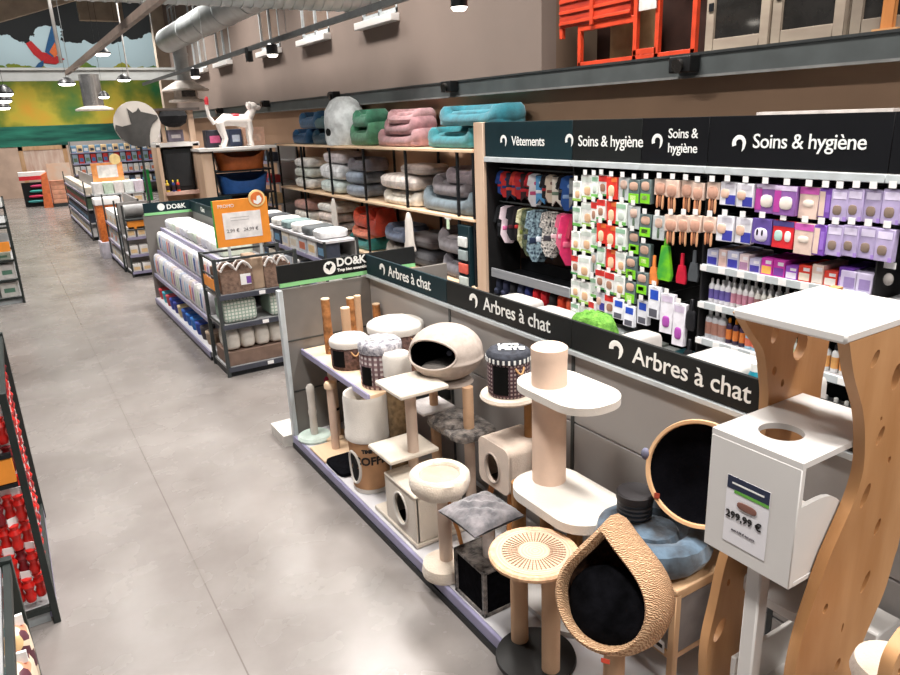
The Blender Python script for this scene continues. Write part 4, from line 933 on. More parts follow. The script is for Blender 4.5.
grid('soins2',[
 (4.26,.115,[('dark green',2.13,.2),('dark green',1.84,.19),('dark green',1.59,.2),('dark green',1.34,.19),('white and blue',1.09,.22)]),
 (4.12,.12,[('rosy glove',2.14,.25),('clear brush',1.84,.2),('white and blue',1.24,.28)]),
 (3.98,.12,[('rosy glove',2.14,.26),('rosy glove',1.86,.25),('tall white and purple',1.2,.34)]),
 (3.85,.11,[('rosy glove',2.14,.25),('rosy glove',1.87,.25),('tall white and purple',1.14,.36)]),
 (3.735,.10,[('rosy glove',2.13,.25),('rosy glove',1.88,.25)]),
],'packs in the narrow bay','of the narrow bay')
grid('soins3',[
 (3.60,.11,[('rosy glove',2.14,.24),('rosy glove',1.88,.23)]),
 (3.465,.13,[('blue and white',2.15,.17),('blue and white',1.9,.19)]),
 (3.31,.13,[('blue and white',2.15,.17),('blue and white',1.9,.19)]),
 (3.15,.15,[('magenta and violet',2.15,.2),('violet with eyes',1.91,.18)]),
 (2.985,.15,[('magenta and violet',2.15,.2),('red collar',1.91,.19)]),
 (2.825,.13,[('pink topped beige',2.15,.21),('pink topped beige',1.91,.21)]),
 (2.71,.08,[('purple striped',2.15,.19),('purple striped',1.91,.2)]),
 (2.615,.10,[('lavender',2.15,.2),('lavender',1.92,.2)]),
 (2.51,.10,[('lavender',2.16,.2),('lavender',1.93,.2)]),
 (2.405,.10,[('lavender',2.16,.2),('lavender',1.93,.2)]),
],'packs above the purple shelf','of the purple bay')
grid('blank',[
 (2.29,.105,[('lavender',2.17,.21),('lavender',1.93,.2)]),
 (2.18,.10,[('lavender',2.17,.2)]),
],'packs at the start of the dark bay','of the dark bay')
# scoops and brushes with shapes of their own in the narrow bay
def scoop(c,lab,y,z,L_=.24):
    r=thing('litter_scoop',lab,'scoop',(WX-.01,y,z),0,'scoops in the narrow bay')
    m=MB(); mt=plain(c,.4); m.prism([(-.03,-.10),(.03,-.10),(.05,-.2),(.045,-.25),(-.045,-.25),(-.05,-.2)],mt,o=(0,0,0),u=(0,1,0),v=(0,0,1),th=.02); m.obj('blade',r)
    m=MB(); m.prism([(-.012,0),(.012,0),(.016,-.11),(-.016,-.11)],mt,o=(0,0,0),u=(0,1,0),v=(0,0,1),th=.014); m.obj('handle',r)
scoop((196,30,56),'crimson litter scoop hanging under the brown toys',3.865,1.56); scoop((76,80,84),'charcoal litter scoop hanging beside the crimson one',3.745,1.60)
scoop((240,140,70),'small orange scoop left of the green one',4.16,1.5)
r=thing('litter_scoop','large lime green scoop hanging in the narrow bay','scoop',(WX-.02,4.03,1.6),0,'scoops in the narrow bay')
m=MB(); m.prism([(-.03,0),(.04,0),(.075,-.24),(.06,-.29),(-.06,-.29),(-.075,-.24)],M('lime_plastic',(126,206,30),.4,scale=8,rgb2=(60,160,60)),u=(0,1,0),v=(0,0,1),th=.03); m.obj('blade',r)
m=MB(); m.prism([(-.012,.06),(.012,.06),(.02,0),(-.02,0)],plain((90,170,40),.4),u=(0,1,0),v=(0,0,1),th=.02); m.obj('handle',r)
# black tub brushes
for i,(y,z,lab) in enumerate(((3.74,1.18,'tall black grooming brush above the bottle shelf'),(3.74,.84,'black bucket shaped brush low in the narrow bay'))):
    r=thing('grooming_brush',lab,'brush',(WX-.01,y,z)); m=MB(); m.blob((0,0,-.16),(.02,.05,.09),M('black_rubber',(24,24,28),.5),.6,14); m.obj('head',r); m=MB(); m.box(-.012,.012,-.014,.014,-.09,.02,M('black_rubber',(24,24,28),.5),.004); m.obj('handle',r)
# ---- shelves of the purple bay
def wshelf(k,y0,y1,z,xf=WX-.02,rail=True):
    m=MB(); m.box(xf,XB-.02,y0,y1,z-.03,z,deckm,.002); s_=bay_part(m,'shelf',k)
    if rail:
        r_,yc=BAY[k]
        m=MB(); m.box(xf-.02,xf,y0,y1,z-.045,z+.01,railg,.002); bay_part(m,'price_rail',k,s_)
        n=int((y1-y0)/.16)
        for i in range(n):
            y=y0+.08+i*(y1-y0-.1)/max(1,n-1); m=MB(); m.box(xf-.023,xf-.02,y-.03,y+.03,z-.04,z+.005,price); bay_part(m,'price_ticket',k,s_)
for z in (1.5,1.2,.9,.55): wshelf('soins3',2.36,3.65,z)
wshelf('blank',1.02,2.3,1.47)
for z in (.5,): wshelf('soins2',3.69,4.32,z)
for z in (.5,): wshelf('soins1',4.36,5.18,z); wshelf('blank',1.02,2.3,z)
def cartons(k,y0,y1,z,h,specs,grp,where,d=.12,cat='box',xf=WX+.0):
    y=y1
    for i,(c1,c2,w,dh,desc) in enumerate(specs):
        m=MB(); hh=h+dh; m.box(-.0,d,-w/2,w/2,0,hh,plain(c1,.45),.003); m.box(-.0015,.001,-w*.42,w*.42,hh*.1,hh*.55,plain(c2,.45)); m.box(-.0015,.001,-w*.4,w*.1,hh*.68,hh*.88,plain((232,226,230),.5))
        o=m.obj('product_box'); o.location=(xf,y-w/2-.004,z+.001); tag(o,'%s box, %s from the left %s'%(desc,ORD[i],where),cat,grp); y-=w+.008
cartons('soins3',2.36,3.64,1.5,.125,[((196,196,220),(60,60,160),.10,0,'white and blue'),((226,196,190),(216,180,170),.07,.01,'rosy'),((190,190,214),(60,60,160),.10,.01,'blue printed'),((222,200,200),(160,120,150),.08,0,'pale pink'),((196,190,216),(70,60,150),.09,-.02,'lilac and blue'),((216,60,180),(236,180,90),.09,.0,'magenta'),((206,60,170),(120,60,150),.09,0,'magenta and violet'),((150,80,190),(226,216,232),.09,-.03,'purple'),((220,60,44),(236,220,200),.09,-.01,'red'),((226,200,186),(236,226,216),.08,.01,'beige'),((224,66,50),(236,230,220),.09,-.02,'red topped'),((110,60,160),(196,150,206),.10,.02,'deep purple')],'boxes on the purple shelf','on the purple shelf',d=.3)
for i,(y,c) in enumerate(((2.44,(206,196,222)),(2.54,(200,188,218)),)):
    m=MB(); m.box(0,.22,-.055,.055,0,.13,plain(c,.45),.003); m.box(-.0015,.001,-.04,.03,.02,.09,plain((150,130,180),.5)); o=m.obj('product_box'); o.location=(WX-.015,y-.04,1.501); tag(o,('pale lavender box at the right end of the purple shelf','pale lavender box one in from the right end of purple shelf')[i],'box','boxes on the purple shelf')
m=MB(); m.box(0,.15,-.1,.1,0,.09,plain((206,60,190),.45),.003); m.box(-.0015,.001,-.06,.06,.02,.07,plain((90,70,190),.5)); o=m.obj('product_box'); o.location=(WX+.22,2.5,1.501); tag(o,'bright magenta and violet box behind the lavender ones','box')
def bottle(h,r,c,cap,lab2=None):
    m=MB(); m.lathe([(0,0),(r,0),(r,h*.66),(r*.85,h*.74),(r*.4,h*.8),(r*.38,h*.82)],plain(c,.35),14)
    l=MB(); l.lathe([(r*1.015,h*.15),(r*1.02,h*.16),(r*1.02,h*.55),(r*1.015,h*.56)],plain(lab2 or (226,226,230),.5),14)
    c_=MB(); c_.lathe([(r*.45,h*.81),(r*.45,h*.97),(r*.3,h),(0,h)],plain(cap,.4),12)
    return m,l,c_
def bottlerow(y0,y1,x0,z,specs,grp,where,n):
    protos={}
    for i in range(n):
        s=specs[min(len(specs)-1,i*len(specs)//n)]; y=y1-(y1-y0)*(i+.5)/n
        lab='%s bottle, %s from the left %s'%(s[4],ORD[i],where)
        if s[4] in protos: dup(protos[s[4]],(x0,y,z+.001),0,lab)
        else:
            r=thing('bottle',lab,'bottle',(x0,y,z+.001),0,grp); a,b_,c_=bottle(s[0],s[1],s[2],s[3],s[5]); a.obj('bottle_body',r); b_.obj('label_band',r); c_.obj('cap',r); protos[s[4]]=r
bottlerow(2.4,3.63,WX+.05,1.2,[(.19,.024,(232,230,234),(240,240,240),'white capped',(110,96,170)),(.19,.022,(230,226,226),(236,236,236),'slim white',(206,140,160)),(.18,.022,(226,222,214),(240,240,240),'cream',(170,120,120)),(.17,.025,(222,226,226),(60,120,120),'teal labelled',(70,140,140)),(.2,.024,(238,238,238),(245,245,245),'tall white tipped',(120,120,130)),(.17,.024,(200,206,206),(226,226,226),'pale grey',(150,170,160))],'bottles on the shelf under the purple boxes','on the shelf below the purple boxes',24)
bottlerow(2.42,3.60,WX+.18,1.2,[(.2,.026,(236,234,230),(246,244,240),'white ribbed',(220,214,206)),(.18,.026,(206,214,210),(226,230,228),'pale green',(180,196,186))],'bottles in the second rank of that shelf','in the rear rank below the purple boxes',18)
bottlerow(2.4,3.63,WX+.05,.9,[(.24,.036,(190,190,194),(230,230,232),'grey spray',(176,126,110)),(.2,.024,(60,44,70),(240,150,40),'dark with orange label',(226,130,60)),(.15,.032,(170,206,226),(240,240,244),'sky blue',(226,120,90)),(.16,.034,(200,222,232),(236,236,240),'pale blue',(120,170,200)),(.17,.03,(226,228,222),(206,214,200),'white',(190,200,150)),(.2,.026,(226,226,226),(60,60,66),'black topped white',(230,170,100)),(.2,.026,(232,226,222),(226,100,60),'orange topped',(236,160,90))],'bottles on the lower shelf','on the lower bottle shelf',20)
bottlerow(2.4,3.6,WX+.05,.55,[(.17,.03,(200,210,206),(150,170,160),'misty grey',(226,228,226)),(.17,.034,(70,76,80),(200,200,196),'dark grey',(190,196,190))],'bottles on the bottom shelf','on the bottom bottle shelf',16)
cartons('soins1',4.36,5.17,.5,.2,[((70,130,60),(120,180,80),.2,0,'green'),((226,226,222),(150,190,160),.14,.04,'white'),((226,222,216),(206,100,80),.14,.02,'white and red'),((200,206,206),(110,160,190),.16,.03,'pale blue')],'boxes low beside the clothes','on the low shelf beside the clothes',d=.2)
cartons('soins2',3.7,4.3,.5,.18,[((190,196,190),(60,66,60),.16,0,'grey mesh'),((206,210,206),(90,90,90),.16,-.02,'silver'),((60,120,130),(200,206,206),.16,0,'teal')],'boxes low in the narrow bay','on the narrow bay low shelf',d=.2)
# small hanging toy in the blank bay
r=thing('hanging_toy','small grey toy alone on a hook in the dark bay','toy',(WX+.02,2.27,1.66)); m=MB(); m.blob((0,0,-.05),(.03,.03,.04),plain((150,144,140),.8),1,12); m.obj('toy_body',r); m=MB(); m.box(-.01,0,-.035,.035,.02,.06,price); m.obj('price_ticket',r)

# ================================================================ pet bed rack along the wall
RX0,RX1=4.565,5.09
R=thing('bed_rack','long black framed rack of pet beds against the wall','shelving',(4.85,9.9,0))
def rp(m,name): bmesh.ops.translate(m.bm,vec=(-4.85,-9.9,0),verts=m.bm.verts); return m.obj(name,R)
pys=[6.86,7.2,8.47,9.76,11.03,12.3,13.5]
for y in pys:
    for x in ((RX0,) if y not in(6.86,7.2) else (RX0,))+(RX1-.02,):
        m=MB(); m.box(x-.015,x+.015,y-.015,y+.015,0,2.3,blackmet); rp(m,'post')
for z in (2.33,1.55,.75):
    for a,c in zip(pys[1:],pys[2:]):
        m=MB(); m.box(RX0-.03,RX1+.0,a+.004,c-.004,z-.035,z-.002,ply,.003); rp(m,'shelf')
    m=MB(); m.box(RX0-.03,RX1,6.84,7.196,z-.035,z-.002,ply,.003); rp(m,'shelf')
m=MB(); m.box(RX0,RX1,6.86,13.5,.08,.12,deckm); rp(m,'base_shelf')
def fab(rgb,nm2=None): return M('bed_fabric_%d_%d_%d'%rgb,rgb,.9,var=.12,scale=9,bump=.35,bscale=50,sheen=.25)
def bedmesh(w,d,h,c,style='bolster'):
    """front faces -X; w along Y"""
    m=MB(); mt=fab(c); q=MB()
    r=min(.075,h*.42)
    if style=='cushion':
        m.blob((0,0,h/2),(d/2,w/2,h/2),mt,.35,28,.01,e2=.55); q.blob((0,0,h*.52),(d/2+.004,w/2+.004,.008),fab(tuple(int(v*.8) for v in c)),.35,28,e2=.6); return m,q
    n=40; base=h*.45
    m.blob((0,0,base/2),(d/2-.02,w/2-.02,base/2),mt,.4,28,e2=.4)
    def fn(t):
        rings=[]
        for k in range(n):
            a=2*PI*k/n; cx=math.copysign(abs(math.cos(a))**.45,math.cos(a)); sy=math.copysign(abs(math.sin(a))**.45,math.sin(a))
            front=max(0,-math.cos(a))**2
            hz=h*(1-.45*front*(1 if abs(sy)<.75 else .2)); rr=r
            ring=[]
            for j in range(10):
                b_=2*PI*j/10
                off=math.cos(b_)*rr*.9; z=hz/2+math.sin(b_)*hz/2
                ring.append(t.verts.new((cx*(d/2-r+off),sy*(w/2-r+off),z)))
            rings.append(ring)
        for A,B in zip(rings,rings[1:]+rings[:1]):
            for j in range(10): t.faces.new((A[j],A[(j+1)%10],B[(j+1)%10],B[j]))
    m.add(fn,mt)
    q.blob((0,0,base+.02),(d/2-r*1.3,w/2-r*1.3,.05),fab(tuple(min(255,int(v*1.08)) for v in c)),.5,24,.01)
    return m,q
def bed(label,y,z,w,d,h,c,style='bolster',x=4.84,rz=0,grp='pet beds on the wall rack',tilt=0):
    d=min(d,.5); x=min(x,4.845)
    r=thing('pet_bed',label,'pet bed',(x,y,z+.001),rz,grp)
    if tilt: r.rotation_euler=(tilt,0,rz)
    m,q=bedmesh(w,d,h,c,style); m.obj('bolster' if style!='cushion' else 'cushion_body',r); q.obj('inner_cushion' if style!='cushion' else 'piping',r); return r
T_,Mi,Lo=2.33,1.55,.75
teal=(30,118,126); pink=(166,122,124); grn=(58,120,92)
bed('large teal sofa bed at the right end of the top rack shelf',7.5,T_,1.15,.52,.25,teal,x=4.86)
bed('teal sofa bed stacked on the large teal one, overhanging to the right',7.1,T_+.25,1.35,.5,.24,(26,110,124),x=4.9)
bed('large dusty pink sofa bed, lowest of the pink stack',8.86,T_,1.25,.52,.24,pink,x=4.86)
bed('dusty pink sofa bed nested second in the pink stack',8.8,T_+.15,.95,.46,.24,(160,114,118),x=4.86)
bed('smallest dusty pink bed on top of the pink stack',8.75,T_+.29,.75,.42,.2,(170,128,130),x=4.9,rz=.15)
bed('sage green sofa bed on the top shelf beside the pink stack',10.0,T_,.78,.5,.34,(70,128,94),x=4.86)
bed('small dark green bed resting on the sage green one',10.0,T_+.26,.62,.44,.26,grn,x=4.9)
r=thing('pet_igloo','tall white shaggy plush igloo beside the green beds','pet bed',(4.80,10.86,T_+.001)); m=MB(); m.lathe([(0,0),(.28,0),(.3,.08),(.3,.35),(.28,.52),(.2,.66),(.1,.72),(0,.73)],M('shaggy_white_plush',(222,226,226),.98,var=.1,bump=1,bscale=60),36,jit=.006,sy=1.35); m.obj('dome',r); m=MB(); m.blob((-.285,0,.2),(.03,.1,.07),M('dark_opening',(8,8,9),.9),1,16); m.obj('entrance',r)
bed('dark petrol blue bed on the top shelf left of the white igloo',11.55,T_,.8,.5,.25,(22,66,86),x=4.86)
bed('bright petrol blue bed at the far end of the top shelf',12.5,T_,.85,.5,.26,(20,80,124),x=4.86)
bed('navy sofa bed stacked on the petrol blue beds',12.1,T_+.26,.9,.48,.28,(20,70,104),x=4.88)
bed('dark green grey bed topmost by the white igloo',11.55,T_+.25,.6,.44,.3,(30,76,80),x=4.9)
# middle shelf
bed('wide blue grey bed at the right end of the middle shelf',7.6,Mi,1.35,.52,.3,(98,112,120),x=4.85)
bed('taupe grey ring bed nested in the wide blue grey bed',7.55,Mi+.2,.95,.46,.26,(112,104,108),x=4.85)
bed('small mauve grey ring bed topmost at the right end of middle shelf',7.35,Mi+.36,.7,.42,.2,(132,120,126),x=4.86)
bed('cream bed, lower of two on the middle shelf behind the nearest post',8.86,Mi,1.1,.5,.2,(214,206,192),x=4.85)
bed('cream quilted bed stacked on another behind the nearest post',8.86,Mi+.2,1.1,.5,.22,(222,210,202),'cushion',x=4.84)
bed('folded beige blanket bed topmost above the cream pair',8.45,Mi+.42,.7,.45,.14,(176,160,152),'cushion')
bed('slate blue cushion, bottom of the blue grey stack',10.3,Mi,.62,.5,.2,(136,146,160),'cushion')
bed('blue grey cushion, middle of the stack between two posts',10.3,Mi+.2,.62,.5,.2,(126,138,154),'cushion')
bed('charcoal bed topmost of the blue grey stack',10.2,Mi+.4,.8,.46,.2,(104,100,108))
bed('pale mint cushion, bottom of the white stack on middle shelf',11.25,Mi,.9,.5,.22,(196,208,204),'cushion')
bed('white quilted cushion with dark eye badge in the white stack',11.2,Mi+.22,.95,.5,.26,(222,224,226),'cushion')
bed('pinkish white cushion on top of the white stack',11.1,Mi+.48,.85,.45,.2,(206,196,198),'cushion')
bed('off white cushion, bottom of the farthest middle shelf stack',12.5,Mi,.85,.5,.2,(226,224,218),'cushion')
bed('greenish white cushion, second of the farthest stack',12.5,Mi+.2,.85,.5,.17,(210,216,208),'cushion')
bed('white cushion, third of the farthest stack',12.5,Mi+.37,.8,.48,.17,(230,228,224),'cushion')
# lower shelf
bed('dark grey ring bed at the right end of the lower shelf',7.4,Lo,.8,.5,.3,(92,88,94))
bed('mid grey ring bed stacked on the dark grey ring bed',7.5,Lo+.3,.8,.5,.3,(124,118,122))
bed('black folded mattress beside the grey ring beds',8.3,Lo,.7,.5,.26,(30,28,34),'cushion')
bed('brown black mattress stacked on the black one',8.3,Lo+.26,.7,.5,.2,(52,40,40),'cushion')
bed('beige grey bed under a slate blue one on the lower shelf',9.05,Lo,.7,.5,.26,(150,140,130))
bed('slate blue bed above the beige grey one on the lower shelf',9.05,Lo+.26,.72,.5,.24,(92,104,128))
bed('teal bed holding the orange beds on the lower shelf',10.3,Lo-.0,.9,.54,.22,(28,122,118),x=4.84)
bed('peach bed nested between teal and orange beds',10.25,Lo+.16,.75,.46,.2,(226,130,100),x=4.84)
bed('bright orange bed standing in the peach bed',10.3,Lo+.33,.6,.4,.3,(208,74,40),x=4.85)
bed('red orange bed leaning right of the bright orange one',9.86,Lo+.24,.42,.42,.42,(196,64,40),x=4.9)
bed('cream cushion, bottom of the pale stack on lower shelf',11.5,Lo,.95,.52,.15,(222,214,204),'cushion')
bed('white cushion second in the lower pale stack',11.5,Lo+.15,.95,.52,.15,(230,226,222),'cushion')
bed('pale rose cushion third in the lower pale stack',11.5,Lo+.3,.9,.52,.16,(222,206,196),'cushion')
bed('white pillow bed fourth in the lower pale stack',11.5,Lo+.46,.9,.5,.15,(236,232,226),'cushion')
bed('white cushion, bottom of the farthest lower shelf stack',12.7,Lo,.9,.52,.2,(216,214,210),'cushion')
bed('fluffy ivory cushion in the farthest lower shelf stack',12.7,Lo+.2,.9,.52,.2,(232,228,218),'cushion')
bed('rosy cushion topmost of the farthest lower stack',12.7,Lo+.4,.85,.5,.18,(196,150,138),'cushion')
# base row
for i,(y,c,d) in enumerate(((12.7,(150,150,150),'grey'),(11.6,(206,202,198),'ivory'),(10.4,(170,166,164),'silver grey'),(9.2,(226,222,216),'white'),(8.1,(90,88,92),'dark grey'),(7.3,(200,202,204),'pale grey'))):
    bed('%s folded bed, %s from the far end on the rack base'%(d,ORD[i]),y,.12,.85,.55,.3,c,'cushion')
    bed('%s folded bed, upper of %s pair from far end, rack base'%(d,ORD[i]),y,.42,.8,.5,.16,tuple(min(255,v+14) for v in c),'cushion')
# white cloth hangings
for i,(px0,py0,py1,y,lab,w_) in enumerate(((337,196,262,11.0,'long white cloth hanging from the middle rack shelf',.3),(409,215,243,8.44,'white triangular cloth hanging by the nearest rack post',.17))):
    m=MB(); p=at(px0,py0,Y=y) if 0 else Vector((4.55,y,1.5)); zb=.62 if i==0 else .98
    prof=[(0,0),(.05,-.02),(.09,-.12),(.11,-.4),(.14,-(1.5-zb)+.02),(.13,-(1.5-zb)),(0,-(1.5-zb))]
    m.lathe(prof,M('white_muslin',(222,214,206),.9,var=.03,bump=.3,bscale=20),30,sx=.35,wob=.09); o=m.obj('cloth'); o.location=p; tag(o,lab,'cloth','white cloths hanging on the bed rack')
# parcel tags and strip display by the nearest post
r=thing('display_strip','dark narrow strip display of folded goods beside the oak post','display',(4.55,7.05,.9)); m=MB(); m.box(-.03,.05,-.12,.12,-.7,.56,signb,.004); m.obj('strip_frame',r)
for j in range(7):
    m=MB(); m.box(-.06,-.03,-.09,.09,-.65+.16*j,-.53+.16*j,plain([(60,120,130),(206,206,200),(96,100,104),(190,196,190),(216,96,80),(150,160,160),(222,224,220)][j],.7),.01); m.obj('folded_item',r)
r=thing('price_flag','white price flag clipped under the middle rack shelf','price card',(4.54,7.42,1.5)); m=MB(); m.box(-.004,.004,-.07,.07,-.0,.05,price); m.box(-.004,.004,-.03,.03,-.12,0,M('pale_green_card',(200,222,190),.5)); m.obj('card',r)

# ================================================================ end-cap rack with orange poster
r=thing('end_cap_rack','black wire end rack with baskets and cushions under the orange poster','rack',(2.2,8.0,0))
def ap(m,name,par=None,o=(2.2,8.0,0)): bmesh.ops.translate(m.bm,vec=(-o[0],-o[1],-o[2]),verts=m.bm.verts); return m.obj(name,par or r)
ex0,ex1,ey0,ey1=1.76,2.66,7.70,8.30
for x in (ex0,ex1):
    for y in (ey0,ey1):
        m=MB(); m.box(x-.02,x+.02,y-.02,y+.02,0,1.34,greymet,.003); ap(m,'post')
shz=[.10,at(222,327,Y=7.7).z,at(219.6,297,Y=7.7).z]
for z in shz:
    m=MB(); m.box(ex0,ex1,ey0,ey1,z-.03,z,M('rack_shelf_grey',(150,150,150),.5),.003); s_=ap(m,'shelf')
    m=MB(); m.box(ex0,ex1,ey0-.022,ey0-.004,z-.045,z+.012,M('dark_slate_rail',(66,68,78),.4),.003); ap(m,'price_rail',s_)
    m=MB(); m.box(2.2,2.27,ey0-.026,ey0-.022,z-.035,z+.005,price); ap(m,'price_ticket',s_)
m=MB(); m.box(ex0,ex1,ey0-.0,ey1,0,.07,blackmet); ap(m,'plinth')
for z in (1.32,):
    for y in (ey0,ey1): m=MB(); m.box(ex0,ex1,y-.012,y+.012,z-.012,z+.012,greymet); ap(m,'top_bar')
    m=MB(); m.box(ex0-.012,ex0+.012,ey0,ey1,z-.012,z+.012,greymet); ap(m,'top_bar')
for z in (.95,.6,1.13):
    m=MB(); m.box(ex0-.006,ex0+.006,ey0,ey1,z-.008,z+.008,greymet); ap(m,'side_bar')
m=MB(); m.box(ex0-.01,ex0-.004,ey0+.1,ey1-.06,.98,1.1,orange); ap(m,'side_card')
# goods
def basketbox(x,w,lab,pos):
    rr=thing('rope_handled_basket',lab,'basket',(x,7.98,shz[2]+.001)); b0=M('brown_woven_box',(122,98,84),.85,var=.15,scale=30,bump=.5)
    m=MB(); h=.26
    m.box(-w/2,w/2,-.22,-.2,0,h,b0,.006);m.box(-w/2,w/2,.2,.22,0,h,b0,.006);m.box(-w/2,-w/2+.02,-.2,.2,0,h,b0);m.box(w/2-.02,w/2,-.2,.2,0,h,b0);m.box(-w/2,w/2,-.2,.2,0,.02,b0); m.obj('basket_body',rr)
    for y in (-.21,-.05):
        m=MB(); m.tube([(-w/2+.01+(w-.02)*k/16,y+.0,h-.01+.085*abs(math.sin(2*PI*k/16)))for k in range(17)],.014,M('white_rope',(226,220,216),.9,bump=.5)); m.obj('rope_handle',rr)
    m=MB(); m.box(w*.1,w*.42,-.224,-.22,.08,.2,price); m.box(w*.28,w*.42,-.226,-.224,.09,.17,plain((120,80,160),.5)); m.obj('hang_tag',rr)
basketbox(2.0,.36,'left brown basket with looped white rope on the poster rack',0); basketbox(2.46,.3,'right brown basket with looped white rope on the poster rack',1)
m=MB(); m.box(-.07,.07,-.2,.2,0,.36,M('tan_fabric_column',(164,140,118),.9,bump=.3),.02); o=m.obj('scratching_block'); o.location=(2.245,7.98,shz[2]+.001); tag(o,'upright tan block between the two rope handled baskets','block')
plaid=M('sage_plaid_fabric',(196,208,196),.9)
def plaidmat():
    m,nt,b=nm('mint_check_fabric'); N=nt.nodes; L=nt.links; tc=N.new('ShaderNodeTexCoord'); sep=N.new('ShaderNodeSeparateXYZ'); L.new(tc.outputs['Object'],sep.inputs[0]); outs=[]
    for o_,k in ((sep.outputs[0],160),(sep.outputs[2],160)):
        a=N.new('ShaderNodeMath'); a.operation='MULTIPLY'; a.inputs[1].default_value=k; L.new(o_,a.inputs[0]); s=N.new('ShaderNodeMath'); s.operation='SINE'; L.new(a.outputs[0],s.inputs[0]); g=N.new('ShaderNodeMath'); g.operation='GREATER_THAN'; g.inputs[1].default_value=.6; L.new(s.outputs[0],g.inputs[0]); outs.append(g.outputs[0])
    mx=N.new('ShaderNodeMath'); mx.operation='MAXIMUM'; L.new(outs[0],mx.inputs[0]); L.new(outs[1],mx.inputs[1])
    mc=N.new('ShaderNodeMix'); mc.data_type='RGBA'; L.new(mx.outputs[0],mc.inputs[0]); mc.inputs[6].default_value=(*lin((222,224,214)),1); mc.inputs[7].default_value=(*lin((150,172,156)),1)
    L.new(mc.outputs[2],b.inputs['Base Color']); b.inputs['Roughness'].default_value=.9; return m
chk=plaidmat()
for i,(x,w,lab) in enumerate(((1.99,.38,'wide mint checked cushion on the rack, left one'),(2.48,.3,'narrower mint checked cushion on the rack, right one'))):
    m=MB(); m.blob((0,0,.135),(w/2,.2,.135),chk,.18,28,.004,e2=.3); o=m.obj('cushion'); o.location=(x,7.95,shz[1]+.001); tag(o,lab,'cushion','mint checked cushions')
m=MB(); m.box(0,.87,-.24,.24,0,.16,M('brown_box_card',(118,96,84),.8,var=.08),.004); o=m.obj('storage_box'); o.location=(1.78,8.0,shz[0]+.001); tag(o,'long brown carton on the bottom shelf of the poster rack','box')
for i in range(5):
    m=MB(); m.blob((0,0,.12),(.085,.2,.12),M('ivory_plush',(222,216,206),.95,var=.05,bump=.5),.5,20,.02,seed=i); o=m.obj('plush_roll'); o.location=(1.88+.17*i,7.97,shz[0]+.163); tag(o,'ivory plush bundle, %s from the left above the brown carton'%ORD[i],'plush','ivory bundles on the brown carton')
# orange poster
PY=7.72
r=thing('promotion_poster','large orange promotion poster standing on the black end rack','poster',(2.12,PY,1.36))
def pp_(m,name,par=None): return ap(m,name,par or r,(2.12,PY,1.36))
m=MB(); m.box(1.835,2.42,PY,PY+.02,1.45,1.945,orange,.002); pp_(m,'board')
m=MB(); m.box(1.822,1.835,PY,PY+.02,1.45,1.945,plain((70,150,60),.5)); pp_(m,'green_edge')
for x in (1.95,2.3): m=MB(); m.box(x-.015,x+.015,PY+.005,PY+.015,1.30,1.45,railg); pp_(m,'stem')
m=MB(); m.box(1.92,2.33,PY-.004,PY,1.53,1.81,M('poster_white',(232,228,226),.6)); pp_(m,'price_area')
text('2,99 €   24,99 €',.052,plain((110,106,108),.6),r,(1.945-2.12,-.006,1.60-1.36),(PI/2,0,0),name='poster_text')
text('PROMO',.05,lettw,r,(1.88-2.12,-.003,1.865-1.36),(PI/2,0,0),name='poster_text')
for z in (1.72,1.75): m=MB(); m.box(2.0,2.2,PY-.0055,PY-.004,z,z+.008,plain((190,186,186),.6)); pp_(m,'text_line')
m=MB(); m.cyl((2.31,PY-.008,1.935),(2.31,PY+.012,1.935),.09,.09,M('badge_cream',(246,214,150),.5),32); b_=pp_(m,'badge')
m=MB(); m.cyl((2.31,PY-.012,1.935),(2.31,PY-.008,1.935),.07,.07,M('badge_orange',(222,120,60),.5),32); pp_(m,'badge_face',b_)
m=MB(); m.prism([(-.04,-.005),(-.01,-.02),(.0,.03),(.03,.035),(.05,.0),(.04,-.035),(.0,-.06),(-.04,-.04)],lettw,o=(2.31,PY-.0135,1.93),th=.002); pp_(m,'badge_emblem',b_)
# ================================================================ gondola of training pads and bottles
r=thing('display_gondola','grey gondola of pale packages beyond the poster rack','gondola',(2.4,10.15,0)); o0=(2.4,10.15,0)
ZY0,ZY1=8.42,11.9
m=MB(); m.box(1.74,3.1,ZY0,ZY1,0,.05,blackmet); m.box(1.74,2.5,ZY0,ZY1,.05,.11,deckm); ap(m,'plinth',r,o0)
m=MB(); m.box(1.735,1.755,ZY0,ZY1,.045,.115,lilac); ap(m,'price_rail',r,o0)
m=MB(); m.box(2.5,2.54,ZY0,ZY1,.05,1.42,paint_g); ap(m,'back_panel',r,o0)
for z,x in ((.5,1.80),(.86,1.9),(1.2,2.0)):
    m=MB(); m.box(x,2.5,ZY0,ZY1,z-.03,z,deckm,.002); s_=ap(m,'shelf',r,o0); m=MB(); m.box(x-.018,x,ZY0,ZY1,z-.045,z+.01,lilac); ap(m,'price_rail',s_,o0)
m=MB(); m.box(1.76,3.1,ZY1,ZY1+.03,0,1.42,endgrey); ap(m,'end_panel',r,o0)
m=MB(); m.box(1.78,3.15,ZY1-.01,ZY1+.01,1.45,1.6,signb); sp=ap(m,'header_sign',r,o0)
m=MB(); m.box(1.78,3.15,ZY1-.012,ZY1+.012,1.41,1.45,greenstrip); ap(m,'green_strip',sp,o0)
text('DO&K',.1,lettw,sp,(2.12-2.4,ZY1-.012-10.15,1.485),(PI/2,0,0),bold=.003)
m=MB(); m.prism(ell(.055,.055),lettw,th=.003,o=(2.04,ZY1-.0125,1.525)); ap(m,'animal_emblem',sp,o0)
m=MB(); m.box(2.48,2.5,ZY0,ZY1-.02,1.43,1.585,signb); sp=ap(m,'header_sign',r,o0)
